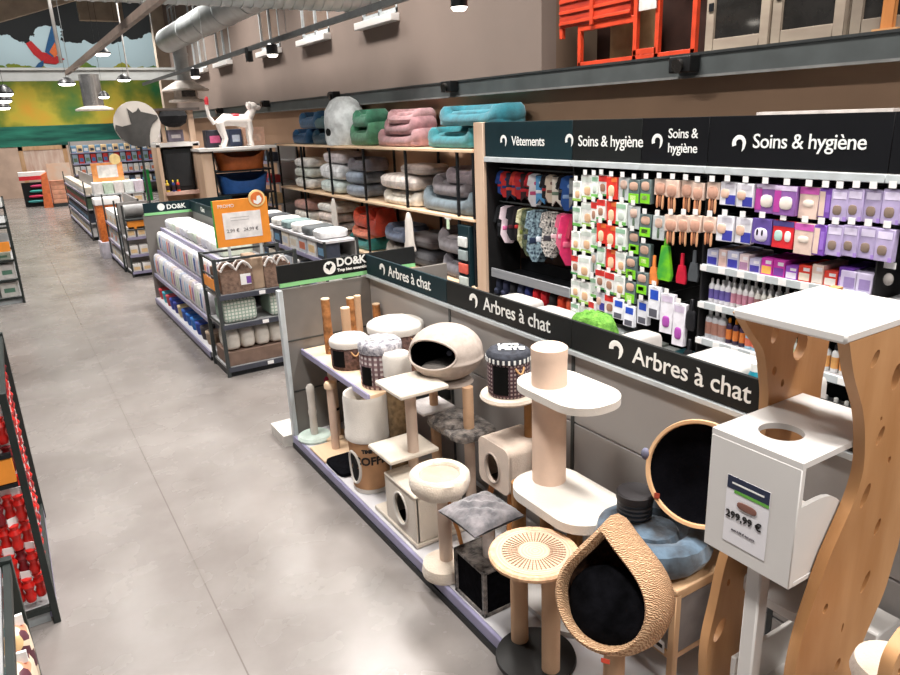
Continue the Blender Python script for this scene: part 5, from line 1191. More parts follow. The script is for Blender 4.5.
text('Chiot',.1,lettw,sp,(2.478-2.4,11.2-10.15,1.475),(PI/2,0,-PI/2),bold=.002)
pkc=[((222,220,226),(170,196,220),'white and pale blue'),((226,224,226),(214,196,206),'white and rose'),((206,212,226),(60,90,160),'white with blue stripe'),((232,230,228),(196,206,190),'white and sage'),((214,206,216),(150,110,160),'lilac striped'),((226,214,206),(230,140,120),'salmon')]
protos={}
for t,(z,x,h,n) in enumerate(((.5,1.9,.32,24),(.86,2.0,.30,24))):
    for i in range(n):
        c1,c2,d=pkc[(i*5+t*3+i//4)%len(pkc)]; y=ZY1-.1-(ZY1-ZY0-.2)*i/(n-1)
        lab='%s package, %s from far end, %s shelf beyond the poster'%(d,ORD[i],('lower','upper')[t])
        if (d,t) in protos: dup(protos[(d,t)],(x,y,z+.001),random.uniform(-.05,.05),lab)
        else:
            q=thing('package',lab,'package',(x,y,z+.001),0,'packages on the gondola beyond the poster'); m=MB(); m.blob((0,0,h/2),(.1,.063,h/2),plain(c1,.35),.3,16,.01,e2=.35); m.obj('bag',q)
            m=MB(); m.blob((-.098,0,h*.5),(.006,.035,h*.3),plain(c2,.4),.5,12); m.obj('label_panel',q); protos[(d,t)]=q
tc_=[(232,232,236),(226,230,222),(214,226,210),(236,226,222),(222,222,230)]
for i in range(13):
    m=MB(); c=tc_[i%5]; m.blob((0,0,.075),(.2,.125,.075),plain(c,.35),.4,18,.03,seed=i); ob=m.obj('product_bag'); ob.location=(2.24,ZY1-.2-(ZY1-ZY0-.4)*i/12,1.201); tag(ob,'pale soft bag, %s from the far end on top of the gondola beyond the poster'%ORD[i],'bag','pale bags on the gondola top shelf')
bc_=[((196,50,60),'red'),((60,160,180),'turquoise'),((180,60,70),'dark red'),((40,60,150),'blue'),((44,56,140),'deep blue'),((190,170,130),'beige'),((40,80,160),'cobalt'),((30,90,170),'azure'),((40,110,190),'bright blue'),((36,60,140),'royal blue'),((50,46,50),'black'),((150,130,110),'tan')]
for i,(c,d) in enumerate(bc_):
    rr=thing('toy_ball','%s round tub, %s from the far end on the gondola deck'%(d,ORD[i]),'tub',(1.88,ZY1-.15-(ZY1-ZY0-.5)*i/11,.111),0,'tubs on the deck beyond the poster'); m=MB(); m.lathe([(0,0),(.075,0),(.09,.08),(.09,.15),(0,.15)],plain(c,.4),18); m.obj('tub_body',rr); m=MB(); m.lathe([(.094,.14),(.094,.165),(0,.17)],plain(tuple(min(255,int(v*1.2+20)) for v in c),.4),18); m.obj('lid',rr)
# ================================================================ left racks
def leftrack(name,label,o,x0,x1,y0,y1,h,shelves,kick=True):
    r=thing(name,label,'rack',o)
    for x in (x0,x1):
        for y in (y0,y1):
            m=MB(); m.box(x-.018,x+.018,y-.018,y+.018,0,h,M('dark_green_grey_steel',(34,40,38),.5),.002); ap(m,'post',r,o)
    for z in shelves:
        m=MB(); m.box(x0+.02,x1-.018,y0+.02,y1-.02,z-.03,z,M('rack_shelf_grey',(150,150,150),.5),.003); ap(m,'shelf',r,o)
        for y in (y0,y1):
            m=MB(); m.box(x0,x1,y-.012,y+.012,z-.035,z-.0,MATS['dark_green_grey_steel']); ap(m,'cross_bar',r,o)
        m=MB(); m.box(x1-.012,x1+.012,y0,y1,z-.035,z,MATS['dark_green_grey_steel']) ; ap(m,'side_bar',r,o)
    m=MB(); m.box(x0,x1-.03,y0+.03,y1-.03,0,.07,railg); ap(m,'plinth',r,o)
    m=MB(); m.box(x1-.03,x1+.012,y0+.03,y1-.03,.02,.115,lilac,.004); ap(m,'edge_strip',r,o)
    return r
RK=leftrack('wire_rack','black framed rack of red pet toys at the left edge',(-.6,4.85,0),-1.1,-.205,4.17,5.54,1.42,(.12,1.40))
rr=None
m=MB(); m.box(-1.08,-.26,4.9,4.92,.12,1.36,M('pale_back_mesh',(206,204,200),.6)); ap(m,'mesh_panel',RK,(-.6,4.85,0))
# price rail and orange card on its end face
m=MB(); m.box(-.60,-.23,4.13,4.15,.93,1.07,orange,.003); m.box(-.6,-.23,4.125,4.15,1.075,1.1,blackmet); m.box(-.6,-.23,4.125,4.15,.905,.925,blackmet); ap(m,'price_card',RK,(-.6,4.85,0))
def redtoy(lab,x,y,z,L_,c):
    r=thing('dog_toy',lab,'dog toy',(x,y,z),random.uniform(-.5,.5),'red toys on the left rack'); mt=M('red_rubber',(204,34,28),.35,var=.15,scale=12); dk=plain((120,16,26),.5)
    m=MB(); m.lathe([(0,-L_),(.022,-L_),(.03,-L_*.8),(.02,-L_*.62),(.033,-L_*.4),(.02,-L_*.25),(.028,-L_*.1),(0,-.01)],mt if c else dk,14); m.obj('toy_body',r)
    m=MB(); m.box(-.025,.025,-.002,.002,-.03,.03,price); m.obj('header_card',r)
n=0
for ri,z in enumerate((1.30,1.12,.84,.67,.50,.33)):
    for ci in range(6):
        redtoy('red rubber toy, row %s from the top, %s in from the rack corner post'%(('one','two','three','four','five','six')[ri],ORD[ci]),-.25-.052*ci,4.2+.03*((ci+ri)%2),z,.165,(ci*2+ri)%5!=1)
for ri,z in enumerate((1.3,1.1,.9,.7,.5,.32)):
    for ci in range(7):
        redtoy('red toy hanging on the aisle side, row %s, %s back from the near post'%(('one','two','three','four','five','six')[ri],ORD[ci]),-.235,4.34+.17*ci,z,.17,(ci+ri)%3!=0)
leftrack('wire_rack','black framed rack with floral bags at the lower left corner',(-.7,2.1,0),-1.2,-.25,1.3,2.80,1.215,(.80,1.2))
def floralmat():
    m,nt,b=nm('floral_print_paper'); N=nt.nodes; L=nt.links; tc=N.new('ShaderNodeTexCoord'); v=N.new('ShaderNodeTexVoronoi'); v.inputs['Scale'].default_value=26; L.new(tc.outputs['Object'],v.inputs[0]); r=N.new('ShaderNodeValToRGB'); c=r.color_ramp; c.interpolation='CONSTANT'
    s=N.new('ShaderNodeSeparateColor'); L.new(v.outputs['Color'],s.inputs[0]); L.new(s.outputs[0],r.inputs[0])
    c.elements[0].position=0; c.elements[0].color=(*lin((226,206,180)),1); c.elements[1].position=.3; c.elements[1].color=(*lin((222,150,120)),1)
    for p,cc in ((.45,(232,222,206)),(.62,(60,110,110)),(.72,(214,180,130)),(.85,(90,50,60)),(.92,(232,214,190))): e=c.elements.new(p); e.color=(*lin(cc),1)
    L.new(r.outputs[0],b.inputs['Base Color']); b.inputs['Roughness'].default_value=.5; return m
flo=floralmat()
for i,(x,y,z,rz,lab) in enumerate(((-.335,2.58,.801,.1,'floral printed pouch nearest the rack post'),(-.33,2.38,.801,-.1,'floral printed pouch just in front of the nearest one'),(-.62,2.55,.801,.3,'floral printed pouch further into the lower left rack'))):
    m=MB(); m.blob((0,0,.14),(.12,.08,.14),flo,.4,20,.02,seed=i,e2=.5); m.box(-.11,.11,-.006,.006,.26,.3,M('white_pouch_seal',(226,224,222),.4)); o=m.obj('food_pouch'); o.location=(x,y,z); o.rotation_euler=(0,0,rz); tag(o,lab,'pouch','floral pouches in the lower left rack')
RK=leftrack('wire_rack','small black framed rack with orange card at the far left',(-.6,14.2,0),-1.1,-.05,13.6,14.8,1.36,(.12,.42,.74,1.34))
m=MB(); m.box(-.8,-.08,13.55,13.57,.88,1.04,orange,.003); ap(m,'price_card',RK,(-.6,14.2,0))
for i,(x,z,w,h,c,d) in enumerate(((-.22,.121,.26,.24,(206,204,198),'white printed'),(-.5,.121,.24,.22,(196,214,204),'mint printed'),(-.2,.421,.24,.24,(214,210,206),'ivory'),(-.5,.421,.28,.2,(190,188,184),'grey'),(-.22,.741,.24,.12,(176,186,170),'sage'),(-.22,1.06,.2,.2,(214,196,160),'tan'))):
    m=MB(); m.box(-w/2,w/2,-.15,.15,0,h,plain(c,.5),.01); m.box(-w*.3,w*.3,-.152,-.15,h*.3,h*.6,plain((90,130,110),.6)); o=m.obj('product_box'); o.location=(x,13.8,z if i<5 else .741); 
    if i==5: o.location=(x-.3,13.8,.741)
    tag(o,'%s box on the small far left rack'%d,'box')
leftrack('wire_rack','distant black rack of white goods at the left edge of the aisle',(-.6,17.5,0),-1.1,-.05,16.2,18.8,1.4,(.12,.6,1.0,1.38))
for i in range(8):
    m=MB(); m.box(-.2,.2,-.13,.13,0,.2+.06*(i%3),plain([(226,224,220),(96,100,96),(206,206,200),(230,220,190)][i%4],.5),.01); o=m.obj('product_box'); o.location=(-.3,16.4+.31*i,1.381); tag(o,'carton, %s from the near end on top of the distant left rack'%ORD[i],'box','cartons on the distant left rack')

# ================================================================ far end of the shop
def fr(o):
    def f(m,name,par): bmesh.ops.translate(m.bm,vec=(-o[0],-o[1],-o[2]),verts=m.bm.verts); return m.obj(name,par)
    return f
COLS=[(226,224,222),(200,206,214),(150,172,190),(226,196,150),(206,120,90),(96,120,96),(60,66,80),(232,232,228),(190,60,60),(110,150,180),(226,214,196),(70,110,160)]
CN=['white','pale grey','blue grey','tan','rust','moss green','charcoal','off white','red','steel blue','sand','blue']
def stocked(name,label,x0,x1,y0,y1,shelves,face,n,grp,where,hh=.22,palette=None,endpanel=True,top=None):
    """a shelving run with its goods; face 'x' looks down the -X side, 'y' the -Y side"""
    o=((x0+x1)/2,(y0+y1)/2,0); f=fr(o); r=thing(name,label,'shelving',o)
    H=top or shelves[-1]+.35
    m=MB(); m.box(x0+.02,x1,y0+.02,y1,0,.1,blackmet); f(m,'plinth',r)
    if face=='x': m=MB(); m.box(x1-.03,x1,y0,y1,.1,H,paint_g); f(m,'back_panel',r)
    else: m=MB(); m.box(x0,x1,y1-.03,y1,.1,H,paint_g); f(m,'back_panel',r)
    for yy in (y0,y1):
        for xx in (x0,x1): m=MB(); m.box(xx-.015,xx+.015,yy-.015,yy+.015,0,H,greymet); f(m,'post',r)
    k=0
    for si,z in enumerate(shelves):
        m=MB(); m.box(x0,x1,y0,y1,z-.03,z,deckm); s_=f(m,'shelf',r)
        m=MB()
        if face=='x': m.box(x0-.016,x0,y0,y1,z-.04,z+.01,lilac)
        else: m.box(x0,x1,y0-.016,y0,z-.04,z+.01,lilac)
        f(m,'price_rail',s_)
        for i in range(n):
            ci=(palette or range(12))[(i*5+si*3+k)%len(palette or range(12))]; k+=1
            L_=(y1-y0 if face=='x' else x1-x0)/n; m=MB()
            h=hh*(.75+.25*((i*3+si)%3)/2)
            if face=='x': m.box(0,.2,-L_*.42,L_*.42,0,h,plain(COLS[ci],.5),.008); m.box(-.003,.001,-L_*.3,L_*.3,h*.2,h*.6,plain(COLS[(ci+3)%12],.5)); loc=(x0+.02,y0+L_*(i+.5),z+.001)
            else: m.box(-L_*.42,L_*.42,0,.2,0,h,plain(COLS[ci],.5),.008); m.box(-L_*.3,L_*.3,-.003,.001,h*.2,h*.6,plain(COLS[(ci+3)%12],.5)); loc=(x0+L_*(i+.5),y0+.02,z+.001)
            ob=m.obj('product_box'); ob.location=loc; tag(ob,'%s box, %s from left, %s shelf up, %s'%(CN[ci],ORD[i if face=='y' else n-1-i],ORD[si],where),'box',grp)
    return r
# narrow unit next in the row (Y 14.5)
stocked('end_cap_rack','narrow black framed end rack beyond the pale package gondola',1.80,2.35,14.5,15.1,[.1,.42,.75],'y',3,'boxes on the narrow end rack','on the narrow end rack',.2,[0,7,10],top=1.36)
m=MB(); m.cyl((1.86,14.8,1.22),(2.3,14.8,1.22),.12,.12,M('grey_roll',(150,150,150),.6),24); o=m.obj('fabric_roll'); tag(o,'grey roll on top of the narrow end rack','roll')
m=MB(); m.box(1.85,2.3,14.52,14.6,.90,1.06,orange,.005); m.box(1.83,2.33,14.5,15.0,1.06,1.09,greymet); m.box(1.83,2.33,14.5,15.0,.88,.9,greymet); o=m.obj('price_card'); tag(o,'orange card on the narrow end rack beyond the gondola','price card')
stocked('display_gondola','pale shelving run behind the narrow end rack',1.76,2.2,15.2,17.0,[.12,.48,.84],'x',6,'boxes behind the narrow end rack','behind the narrow end rack',.28,[0,1,7,10],top=1.4)
# column of orange goods on a pale base
bx=at(110,258,Z=0); print('BX',bx)
r=thing('display_column','tall column of orange packs on a pale base in the aisle row','display',(bx.x+.15,bx.y+.2,0)); m=MB(); m.box(-.28,.28,-.25,.25,0,.36,M('pale_lilac_base',(200,196,206),.6),.01); m.obj('base',r); m=MB(); m.box(-.24,.24,-.2,.2,.36,1.15,M('orange_packs',(226,130,60),.6,scale=20,rgb2=(196,96,40)),.01); m.obj('pack_stack',r); m=MB(); m.box(-.26,.26,-.22,.22,1.15,1.3,price,.02); m.obj('top_tray',r)
# big light gondola with end cap
stocked('display_gondola','long pale gondola run in the middle distance',1.73,2.2,20.3,26.4,[.12,.45,.8,1.15],'x',14,'boxes on the middle distance gondola','on the middle distance gondola',.26,[0,1,7,10,5,6])
stocked('end_cap_rack','wide white end shelf below the smaller orange poster',1.85,3.0,19.5,20.1,[.1,.55,.95],'y',4,'white boxes on the wide end shelf','on the wide white end shelf',.25,[0,7],top=1.2)
for i in range(5):
    m=MB(); m.box(-.11,.11,-.2,.2,0,.28,plain([(232,230,228),(206,226,206),(232,226,222),(226,232,228),(222,210,222)][i],.5),.02); o=m.obj('product_box'); o.location=(1.98+.235*i,19.75,1.205); tag(o,'pale carton, %s from the left on top of the wide end shelf'%ORD[i],'box','pale cartons under the smaller poster')
m=MB(); m.box(1.85,3.0,19.48,20.1,1.17,1.2,railg); o=m.obj('top_board'); tag(o,'pale board topping the wide end shelf','board')
a=at(95,184,Y=19.6); c=at(123,162,Y=19.6)
r=thing('promotion_poster','smaller orange poster on the wide white end shelf','poster',((a.x+c.x)/2,19.85,a.z)); w_=(c.x-a.x)
m=MB(); m.box(-w_/2,w_/2,-.01,.01,-.08,c.z-a.z,M('pale_orange_card',(240,160,96),.6)); m.obj('board',r); m=MB(); m.box(-w_*.32,w_*.32,-.015,-.01,.12,.42,M('poster_white',(232,228,226),.6)); m.obj('price_area',r); m=MB(); m.cyl((w_*.3,-.02,.55),(w_*.3,0,.55),.13,.13,M('badge_cream',(246,214,150),.5),24); m.obj('badge',r)
# pallet displays and wooden frame at the back
P=31.0
r=thing('pallet_display','stacked salmon coloured cartons with poster at the far end','display',(1.95,P+.4,0)); m=MB(); m.box(-.42,.42,-.4,.4,0,.12,greymet); m.obj('pallet',r)
for j in range(5): m=MB(); m.box(-.4,.4,-.38,.38,.125+.17*j,.285+.17*j,M('salmon_carton',(226,164,134),.6,var=.08,scale=6),.01); m.obj('carton_layer',r)
m=MB(); m.box(-.42,.36,-.42,-.38,.98,1.6,M('pale_peach_print',(232,190,160),.6,scale=3,rgb2=(226,206,190))); m.obj('poster_board',r)
m=MB(); m.prism([(0,0),(.3,0),(.3,1.3),(.1,1.2)],M('orange_side',(226,120,70),.6),o=(-.75,-.3,0),u=(1,0,0),v=(0,0,1),th=.3); m.obj('orange_side_stand',r)
r=thing('shelf_display','low black display of bright goods under a red band at far end','display',(1.05,P+.9,0)); m=MB(); m.box(-.42,.42,0,.4,0,.9,blackmet); m.obj('cabinet',r); m=MB(); m.box(-.46,.46,-.05,.4,1.0,1.15,plain((206,50,60),.5)); m.obj('red_band',r); m=MB(); m.box(-.46,.46,-.05,.4,1.15,1.3,price); m.obj('top_box',r)
for j,c in enumerate(((60,150,150),(214,50,90),(60,170,160),(206,60,110))):
    m=MB(); m.blob((-.05+.06*j,-.03,.2+.19*j),(.28,.05,.05),plain(c,.5),.8,12); m.obj('bright_item',r)
r=thing('wood_frame_stand','large pale wooden framed board at the far wall','display',(1.6,34,0)); 
a=at(17,146,Y=34); c=at(66,146,Y=34)
for x0,x1,z0,z1 in ((a.x,a.x+.16,0,2.2),(c.x-.16,c.x,0,2.2),(a.x,c.x,2.05,2.2)): m=MB(); m.box(x0-1.6,x1-1.6,-.05,.05,z0,z1,beech); m.obj('frame_beam',r)
m=MB(); m.box(a.x+.16-1.6,c.x-.16-1.6,-.02,.02,.9,2.05,M('rosy_plank_board',(206,170,150),.7,scale=2,rgb2=(232,214,200),stretch=(3,1,.6))); m.obj('board',r)
stocked('wall_shelving_unit','far shelving of colourful goods under the mural',2.7,6.4,34.2,34.8,[.5,.95,1.4,1.85],'y',16,'goods on the far shelving','on the far shelving',.38,None,top=2.3)
# ---------------------------------------------------------------- crate rack with the white dog statue
CYY=13.0
r=thing('crate_rack','black rack end with dog baskets under the white dog statue','rack',(3.7,CYY+.3,0)); f=fr((3.7,CYY+.3,0))
for x in (3.2,4.25):
    for y in (CYY,CYY+.6): m=MB(); m.box(x-.02,x+.02,y-.02,y+.02,0,2.28,blackmet); f(m,'post',r)
for z in (2.28,1.93,1.52,1.2,.8,.4,.1): m=MB(); m.box(3.2,4.25,CYY,CYY+.6,z-.03,z,whitelac if z>2 else blackmet); f(m,'shelf',r)
m=MB(); m.box(2.98,3.16,CYY-.15,CYY+.6,.1,2.26,postwood); f(m,'side_panel',r)
m=MB(); m.box(2.95,4.3,CYY-.2,CYY+.6,2.285,2.33,whitelac); f(m,'top_board',r)
def tub(lab,z,c,rim):
    r=thing('dog_basket',lab,'dog basket',(3.74,CYY+.28,z+.001)); m=MB()
    def fn(t):
        rings=[]
        for s_,zz in ((.86,0),(1,.3),(1.02,.34),(.97,.34),(.9,.1)):
            ring=[]
            for k in range(36):
                a=2*PI*k/36; cx=math.copysign(abs(math.cos(a))**.6,math.cos(a)); sy=math.copysign(abs(math.sin(a))**.6,math.sin(a)); fr_=max(0,-math.sin(a))**4
                ring.append(t.verts.new((cx*.46*s_,sy*.26*s_,zz-(.13*fr_ if zz>.2 else 0))))
            rings.append(ring)
        for A,B in zip(rings,rings[1:]):
            for k in range(36): t.faces.new((A[k],A[(k+1)%36],B[(k+1)%36],B[k]))
        t.faces.new(rings[0][::-1]); t.faces.new(rings[-1])
    m.add(fn,plain(c,.4)); m.obj('basket_shell',r); m=MB(); m.blob((0,-.0,.13),(.36,.2,.05),plain(rim,.8),.6,18); m.obj('inner_mat',r)
tub('orange brown plastic dog basket under the white statue',1.93,(176,92,44),(206,110,70)); tub('blue plastic dog basket below the orange brown one',1.52,(44,92,160),(40,60,100))
tub('dark brown plastic dog basket low on the crate rack',1.2-.02,(60,50,50),(90,70,60)); tub('grey green plastic dog basket lowest visible on crate rack',.8,(110,120,116),(160,160,156))
# dog statue on top
r=thing('dog_statue','white dog statue with red painted tail tip and saddle','statue',(3.72,CYY+.1,2.331),0)
sw=M('white_glazed',(232,224,218),.4,var=.02); rd=plain((196,50,60),.5)
m=MB()
m.tube([(-.34,0,.38),(-.2,0,.46),(.0,0,.45),(.14,0,.43),(.24,0,.42)],.1,sw,n=14,rs=[.07,.105,.1,.115,.09])
for x,y in ((-.3,.07),(-.3,-.07),(.2,.07),(.2,-.07)): m.tube([(x,y,.42),(x+(.02 if x>0 else .03),y,.28),(x+(.0 if x>0 else .07),y,.14),(x+.02,y,.02),(x-.03,y,.012)],.03,sw,n=10,rs=[.06,.05,.035,.035,.03])
m.tube([(.2,0,.46),(.28,0,.56),(.32,0,.63)],.07,sw,n=12,rs=[.09,.075,.07])
m.blob((.31,0,.67),(.1,.085,.08),sw,1,16); m.blob((.4,0,.65),(.07,.05,.045),sw,1,14); m.obj('dog_body',r)
for s_ in (-1,1): m=MB(); m.blob((.25,s_*.07,.70),(.03,.02,.05),sw,1,10); m.obj('ear',r)
m=MB(); m.tube([(-.38,0,.4),(-.46,0,.52),(-.48,0,.68),(-.47,0,.78)],.028,sw,n=10,rs=[.035,.03,.028,.028]); tl=m.obj('tail',r); m=MB(); m.tube([(-.472,0,.72),(-.468,0,.8),(-.455,0,.85)],.034,rd,n=10,rs=[.034,.036,.02]); m.obj('tail_tip',tl)
m=MB(); m.blob((-.02,0,.53),(.1,.09,.03),rd,1,14); m.obj('saddle_paint',r)
for i,(x,c,w_,lab) in enumerate(((3.35,(44,44,54),.3,'dark printed box under the statue tail'),(3.72,(60,70,96),.22,'blue printed box between the statue legs'),(4.05,(226,184,160),.4,'peach carton under the statue head'))):
    m=MB(); m.box(-w_/2,w_/2,-.12,.12,0,.3 if i!=2 else .32,plain(c,.5),.006); m.box(-w_*.3,w_*.3,-.123,-.12,.08,.2,plain([(196,90,130),(190,200,214),(232,200,180)][i],.5)); o=m.obj('product_box'); o.location=(x,CYY+.36,2.331); tag(o,lab,'box')
# black crate in a pale frame
r=thing('display_cabinet','pale framed display cabinet holding a tall black crate','cabinet',(2.6,13.6,0)); f=fr((2.6,13.6,0))
a=at(159,150,Y=13.4); c=at(200,147,Y=13.4)
for x0,x1 in ((a.x-.04,a.x+.02),(c.x-.12,c.x-.02)): m=MB(); m.box(x0,x1,13.4,13.9,0,2.42,postwood); f(m,'side_frame',r)
m=MB(); m.box(a.x-.04,c.x,13.4,13.9,2.38,2.45,whitelac); f(m,'top_board',r)
m=MB(); m.box(a.x,c.x-.1,13.35,13.95,1.56,1.62,M('pinkish_board',(206,170,156),.6)); f(m,'shelf',r)
m=MB(); m.box(a.x,c.x-.05,13.88,13.92,.1,2.4,postwood); f(m,'back_board',r)
for x in (a.x+.12,c.x-.07): m=MB(); m.box(x-.05,x+.05,13.5,13.6,2.45,2.98,postwood); f(m,'upper_post',r)
m=MB(); m.box(a.x-.1,c.x+.08,13.4,13.9,2.98,3.02,M('dark_board',(70,62,58),.6)); f(m,'upper_board',r)
wr_=thing('hanging_wreath','black round basket hanging under the board above the pale cabinet','basket',(a.x+.32,13.45,2.97)); m=MB(); m.lathe([(.2,0),(.24,-.08),(.2,-.2),(.1,-.26),(0,-.27)],M('black_wicker',(20,20,22),.9,bump=.6),24); m.obj('bowl',wr_)
r=thing('pet_crate','tall black fabric pet crate in the pale cabinet','pet crate',((a.x+c.x)/2-.05,13.62,1.621)); m=MB(); m.box(-.24,.24,-.18,.2,0,.72,M('black_crate_fabric',(14,15,17),.7,var=.2),.02); m.obj('crate_body',r); m=MB(); m.box(-.2,.2,-.188,-.18,.08,.64,M('black_mesh_window',(30,31,33),.6)); m.obj('mesh_window',r)
for i,(dx,c1,d) in enumerate(((-.3,(206,170,60),'yellow and navy'),(-.2,(40,50,110),'navy and red'),(-.12,(190,60,40),'red and gold'))):
    rr=thing('bottle','%s bottle standing before the black crate'%d,'bottle',((a.x+c.x)/2+dx,13.4,1.621),0); b1,b2,b3=bottle(.2,.03,c1,(226,196,60),(60,40,40)); b1.obj('bottle_body',rr); b2.obj('label_band',rr); b3.obj('cap',rr)
m=MB(); p=at(149,190,Y=14.0); m.box(p.x-.05,p.x+.05,14,14.03,1.45,2.0,plain((30,150,70),.5)); o=m.obj('shelf_banner'); tag(o,'narrow vertical green banner left of the pale cabinet','banner')
# small packs above the cabinet
for i,(x,z,w_,h_,c1,lab) in enumerate(((2.75,2.46,.26,.2,(120,112,126),'grey printed box on top of the pale cabinet'),(2.45,2.46,.16,.3,(214,206,200),'white canister on top of the pale cabinet'))):
    m=MB(); m.box(-w_/2,w_/2,-.1,.1,0,h_,plain(c1,.5),.01); m.box(-w_*.3,w_*.3,-.103,-.1,h_*.3,h_*.6,plain((214,206,206),.5)); o=m.obj('product_box'); o.location=(x,13.6,z); tag(o,lab,'box')
# round plaque with a dog silhouette
PY=13.1; pc=at(137.5,124,Y=PY); rad=21.8*(( pc-CP).dot(FW))/F
r=thing('round_sign','round grey sign with a black dog head silhouette','sign',tuple(pc)); m=MB(); m.cyl((0,0,0),(0,.05,0),rad,rad,M('sign_pale_disc',(196,188,180),.6,var=.02),56); m.obj('disc',r)
sil=[(116,124),(122,126),(131,124),(130,117),(129,108),(134,113),(138,111),(140,108),(142,112),(150,114),(157,116),(158,119),(152,124),(149,129),(147,136),(146,146),(137,147),(128,145),(119,137),(115,129)]
k_=rad/22.5
m=MB(); m.prism([((x-137)*k_,-(y-124)*k_) for x,y in sil],M('sign_dog_grey',(66,64,62),.6),o=(0,-.006,0),th=.01); m.obj('dog_silhouette',r)
m=MB(); m.cyl((0,.05,-rad),(0,.05,-pc.z+0.0),.02,.02,greymet,10); m.obj('pole',r)
# small rack left end near the bed rack
stocked('wall_shelving_unit','dark narrow shelving between crate rack and bed rack',4.4,5.0,13.7,14.9,[.4,.8,1.2,1.6,2.0],'x',5,'mixed goods beyond the bed rack','beyond the bed rack',.2,[8,0,6,4,3,10],top=2.3)
# dark low counters right of poster: small pale gondola behind the near one
stocked('display_gondola','low run of white folded goods between poster rack and bed rack',3.3,3.75,8.4,11.5,[.3,.65,1.0],'x',9,'folded goods between the racks','between the racks',.24,[0,1,7,10,6],top=1.25)
for i in range(7):
    m=MB(); m.blob((0,0,.06),(.2,.17,.06),plain([(222,222,222),(90,94,96),(232,230,226),(130,150,150),(226,222,216),(60,62,66),(214,214,214)][i],.7),.4,18,.02,seed=i); o=m.obj('folded_blanket'); o.location=(3.52,8.7+.42*i,1.001+.0); o.location.z=1.25-.0+.001; tag(o,'folded blanket, %s from the near end on the low run'%ORD[i],'blanket','folded blankets on the low run')
m=MB(); m.box(3.3,3.75,8.4,11.5,1.22,1.25,deckm); o=m.obj('top_board'); tag(o,'pale top board of the low run between the racks','board')

# ================================================================ ledge goods, ducts, tracks, lamps
LZ=3.118
r=thing('rabbit_hutch','orange red wooden hutch standing on the ledge','hutch',(5.2,5.1,LZ)); f=fr((5.2,5.1,LZ))
ored=M('orange_red_paint',(206,66,34),.5,var=.08,scale=8); XL=5.1
def bar(y0,y1,z0,z1,x0=XL,x1=XL+.04,mat=ored): m=MB(); m.box(x0,x1,y0,y1,z0,z1,mat,.003); return f(m,'frame_bar',r)
for y in (5.72,4.98,4.72,4.32): bar(y-.025,y+.025,LZ,4.3)
bar(4.3,5.74,LZ,LZ+.04); bar(5.0,5.70,3.44,3.5); bar(4.98,4.35,4.25,4.3) ; bar(4.72,5.0,LZ+.04,LZ+.09)
m=MB(); m.box(XL-.01,XL+.03,5.03,6.0,3.5,4.15,M('orange_louvre',(196,62,34),.5,scale=4,rgb2=(150,40,24),stretch=(1,1,8))); f(m,'louvre_panel',r)
for z in (3.52,3.62,3.72,3.82,3.92): bar(5.03,6.0,z,z+.03,XL-.025,XL-.01)
bar(5.97,6.02,3.4,4.2); bar(5.5,5.55,3.48,4.2,XL-.03,XL-.01)
m=MB(); m.box(XL+.5,XL+.52,4.3,6.0,LZ,4.3,M('hutch_back_dark',(58,34,26),.8)); f(m,'back_panel',r)
m=MB(); m.box(XL-.02,XL-.012,4.72,4.92,3.52,3.8,M('hutch_tag',(214,208,202),.6)); f(m,'price_card',r)
m=MB(); m.box(XL+.3,XL+.34,5.02,5.6,LZ+.05,3.6,M('ochre_board',(150,120,84),.7)); f(m,'inner_board',r)
def cage(y0,y1,lab,tone):
    r=thing('wooden_cage',lab,'pet cage',(5.2,(y0+y1)/2,LZ)); f=fr((5.2,(y0+y1)/2,LZ)); wm=M('weathered_frame_%d'%tone,(tone,int(tone*.9),int(tone*.8)),.7,scale=6,rgb2=(int(tone*1.15),int(tone*1.05),int(tone*.93)),stretch=(1,.3,1))
    for y in (y0+.04,y1-.04): m=MB(); m.box(XL,XL+.05,y-.04,y+.04,LZ,4.4,wm,.004); f(m,'frame_bar',r)
    m=MB(); m.box(XL,XL+.05,y0+.08,y1-.08,LZ,LZ+.09,wm,.004); f(m,'frame_bar',r)
    m=MB(); m.box(XL+.02,XL+.03,y0+.08,y1-.08,LZ+.09,4.4,glassd); f(m,'glass_pane',r)
    m=MB(); m.box(XL+.4,XL+.42,y0,y1,LZ,4.4,M('cage_interior',(60,54,44),.8,scale=3,rgb2=(24,24,22))); f(m,'back_panel',r)
    for y in (y0,y1): m=MB(); m.box(XL+.05,XL+.4,y-.01,y+.01,LZ,4.4,wm); f(m,'side_panel',r)
    m=MB(); m.box(XL-.01,XL,y1-.07,y1-.03,LZ+.3,LZ+.36,blackmet); f(m,'latch',r)
cage(3.62,4.2,'pale wooden glazed cage on the ledge beside the orange hutch',150); cage(3.04,3.60,'pale wooden glazed cage, middle of the ledge trio',140); cage(2.35,3.0,'dark glazed cage at the right end of the ledge',120)
r=thing('scratching_post','orange brown wooden post inside view on the ledge at far right','post',(XL-.0,2.72,LZ)); m=MB(); m.box(-.06,-.02,-.04,.04,0,1.3,legwood,.004); m.obj('post',r); m=MB(); m.box(-.08,0,-.08,.08,0,.012,wood); m.obj('base',r)
# round white platter edge dipping into view at the top
p=at(590,-8,X=4.9)
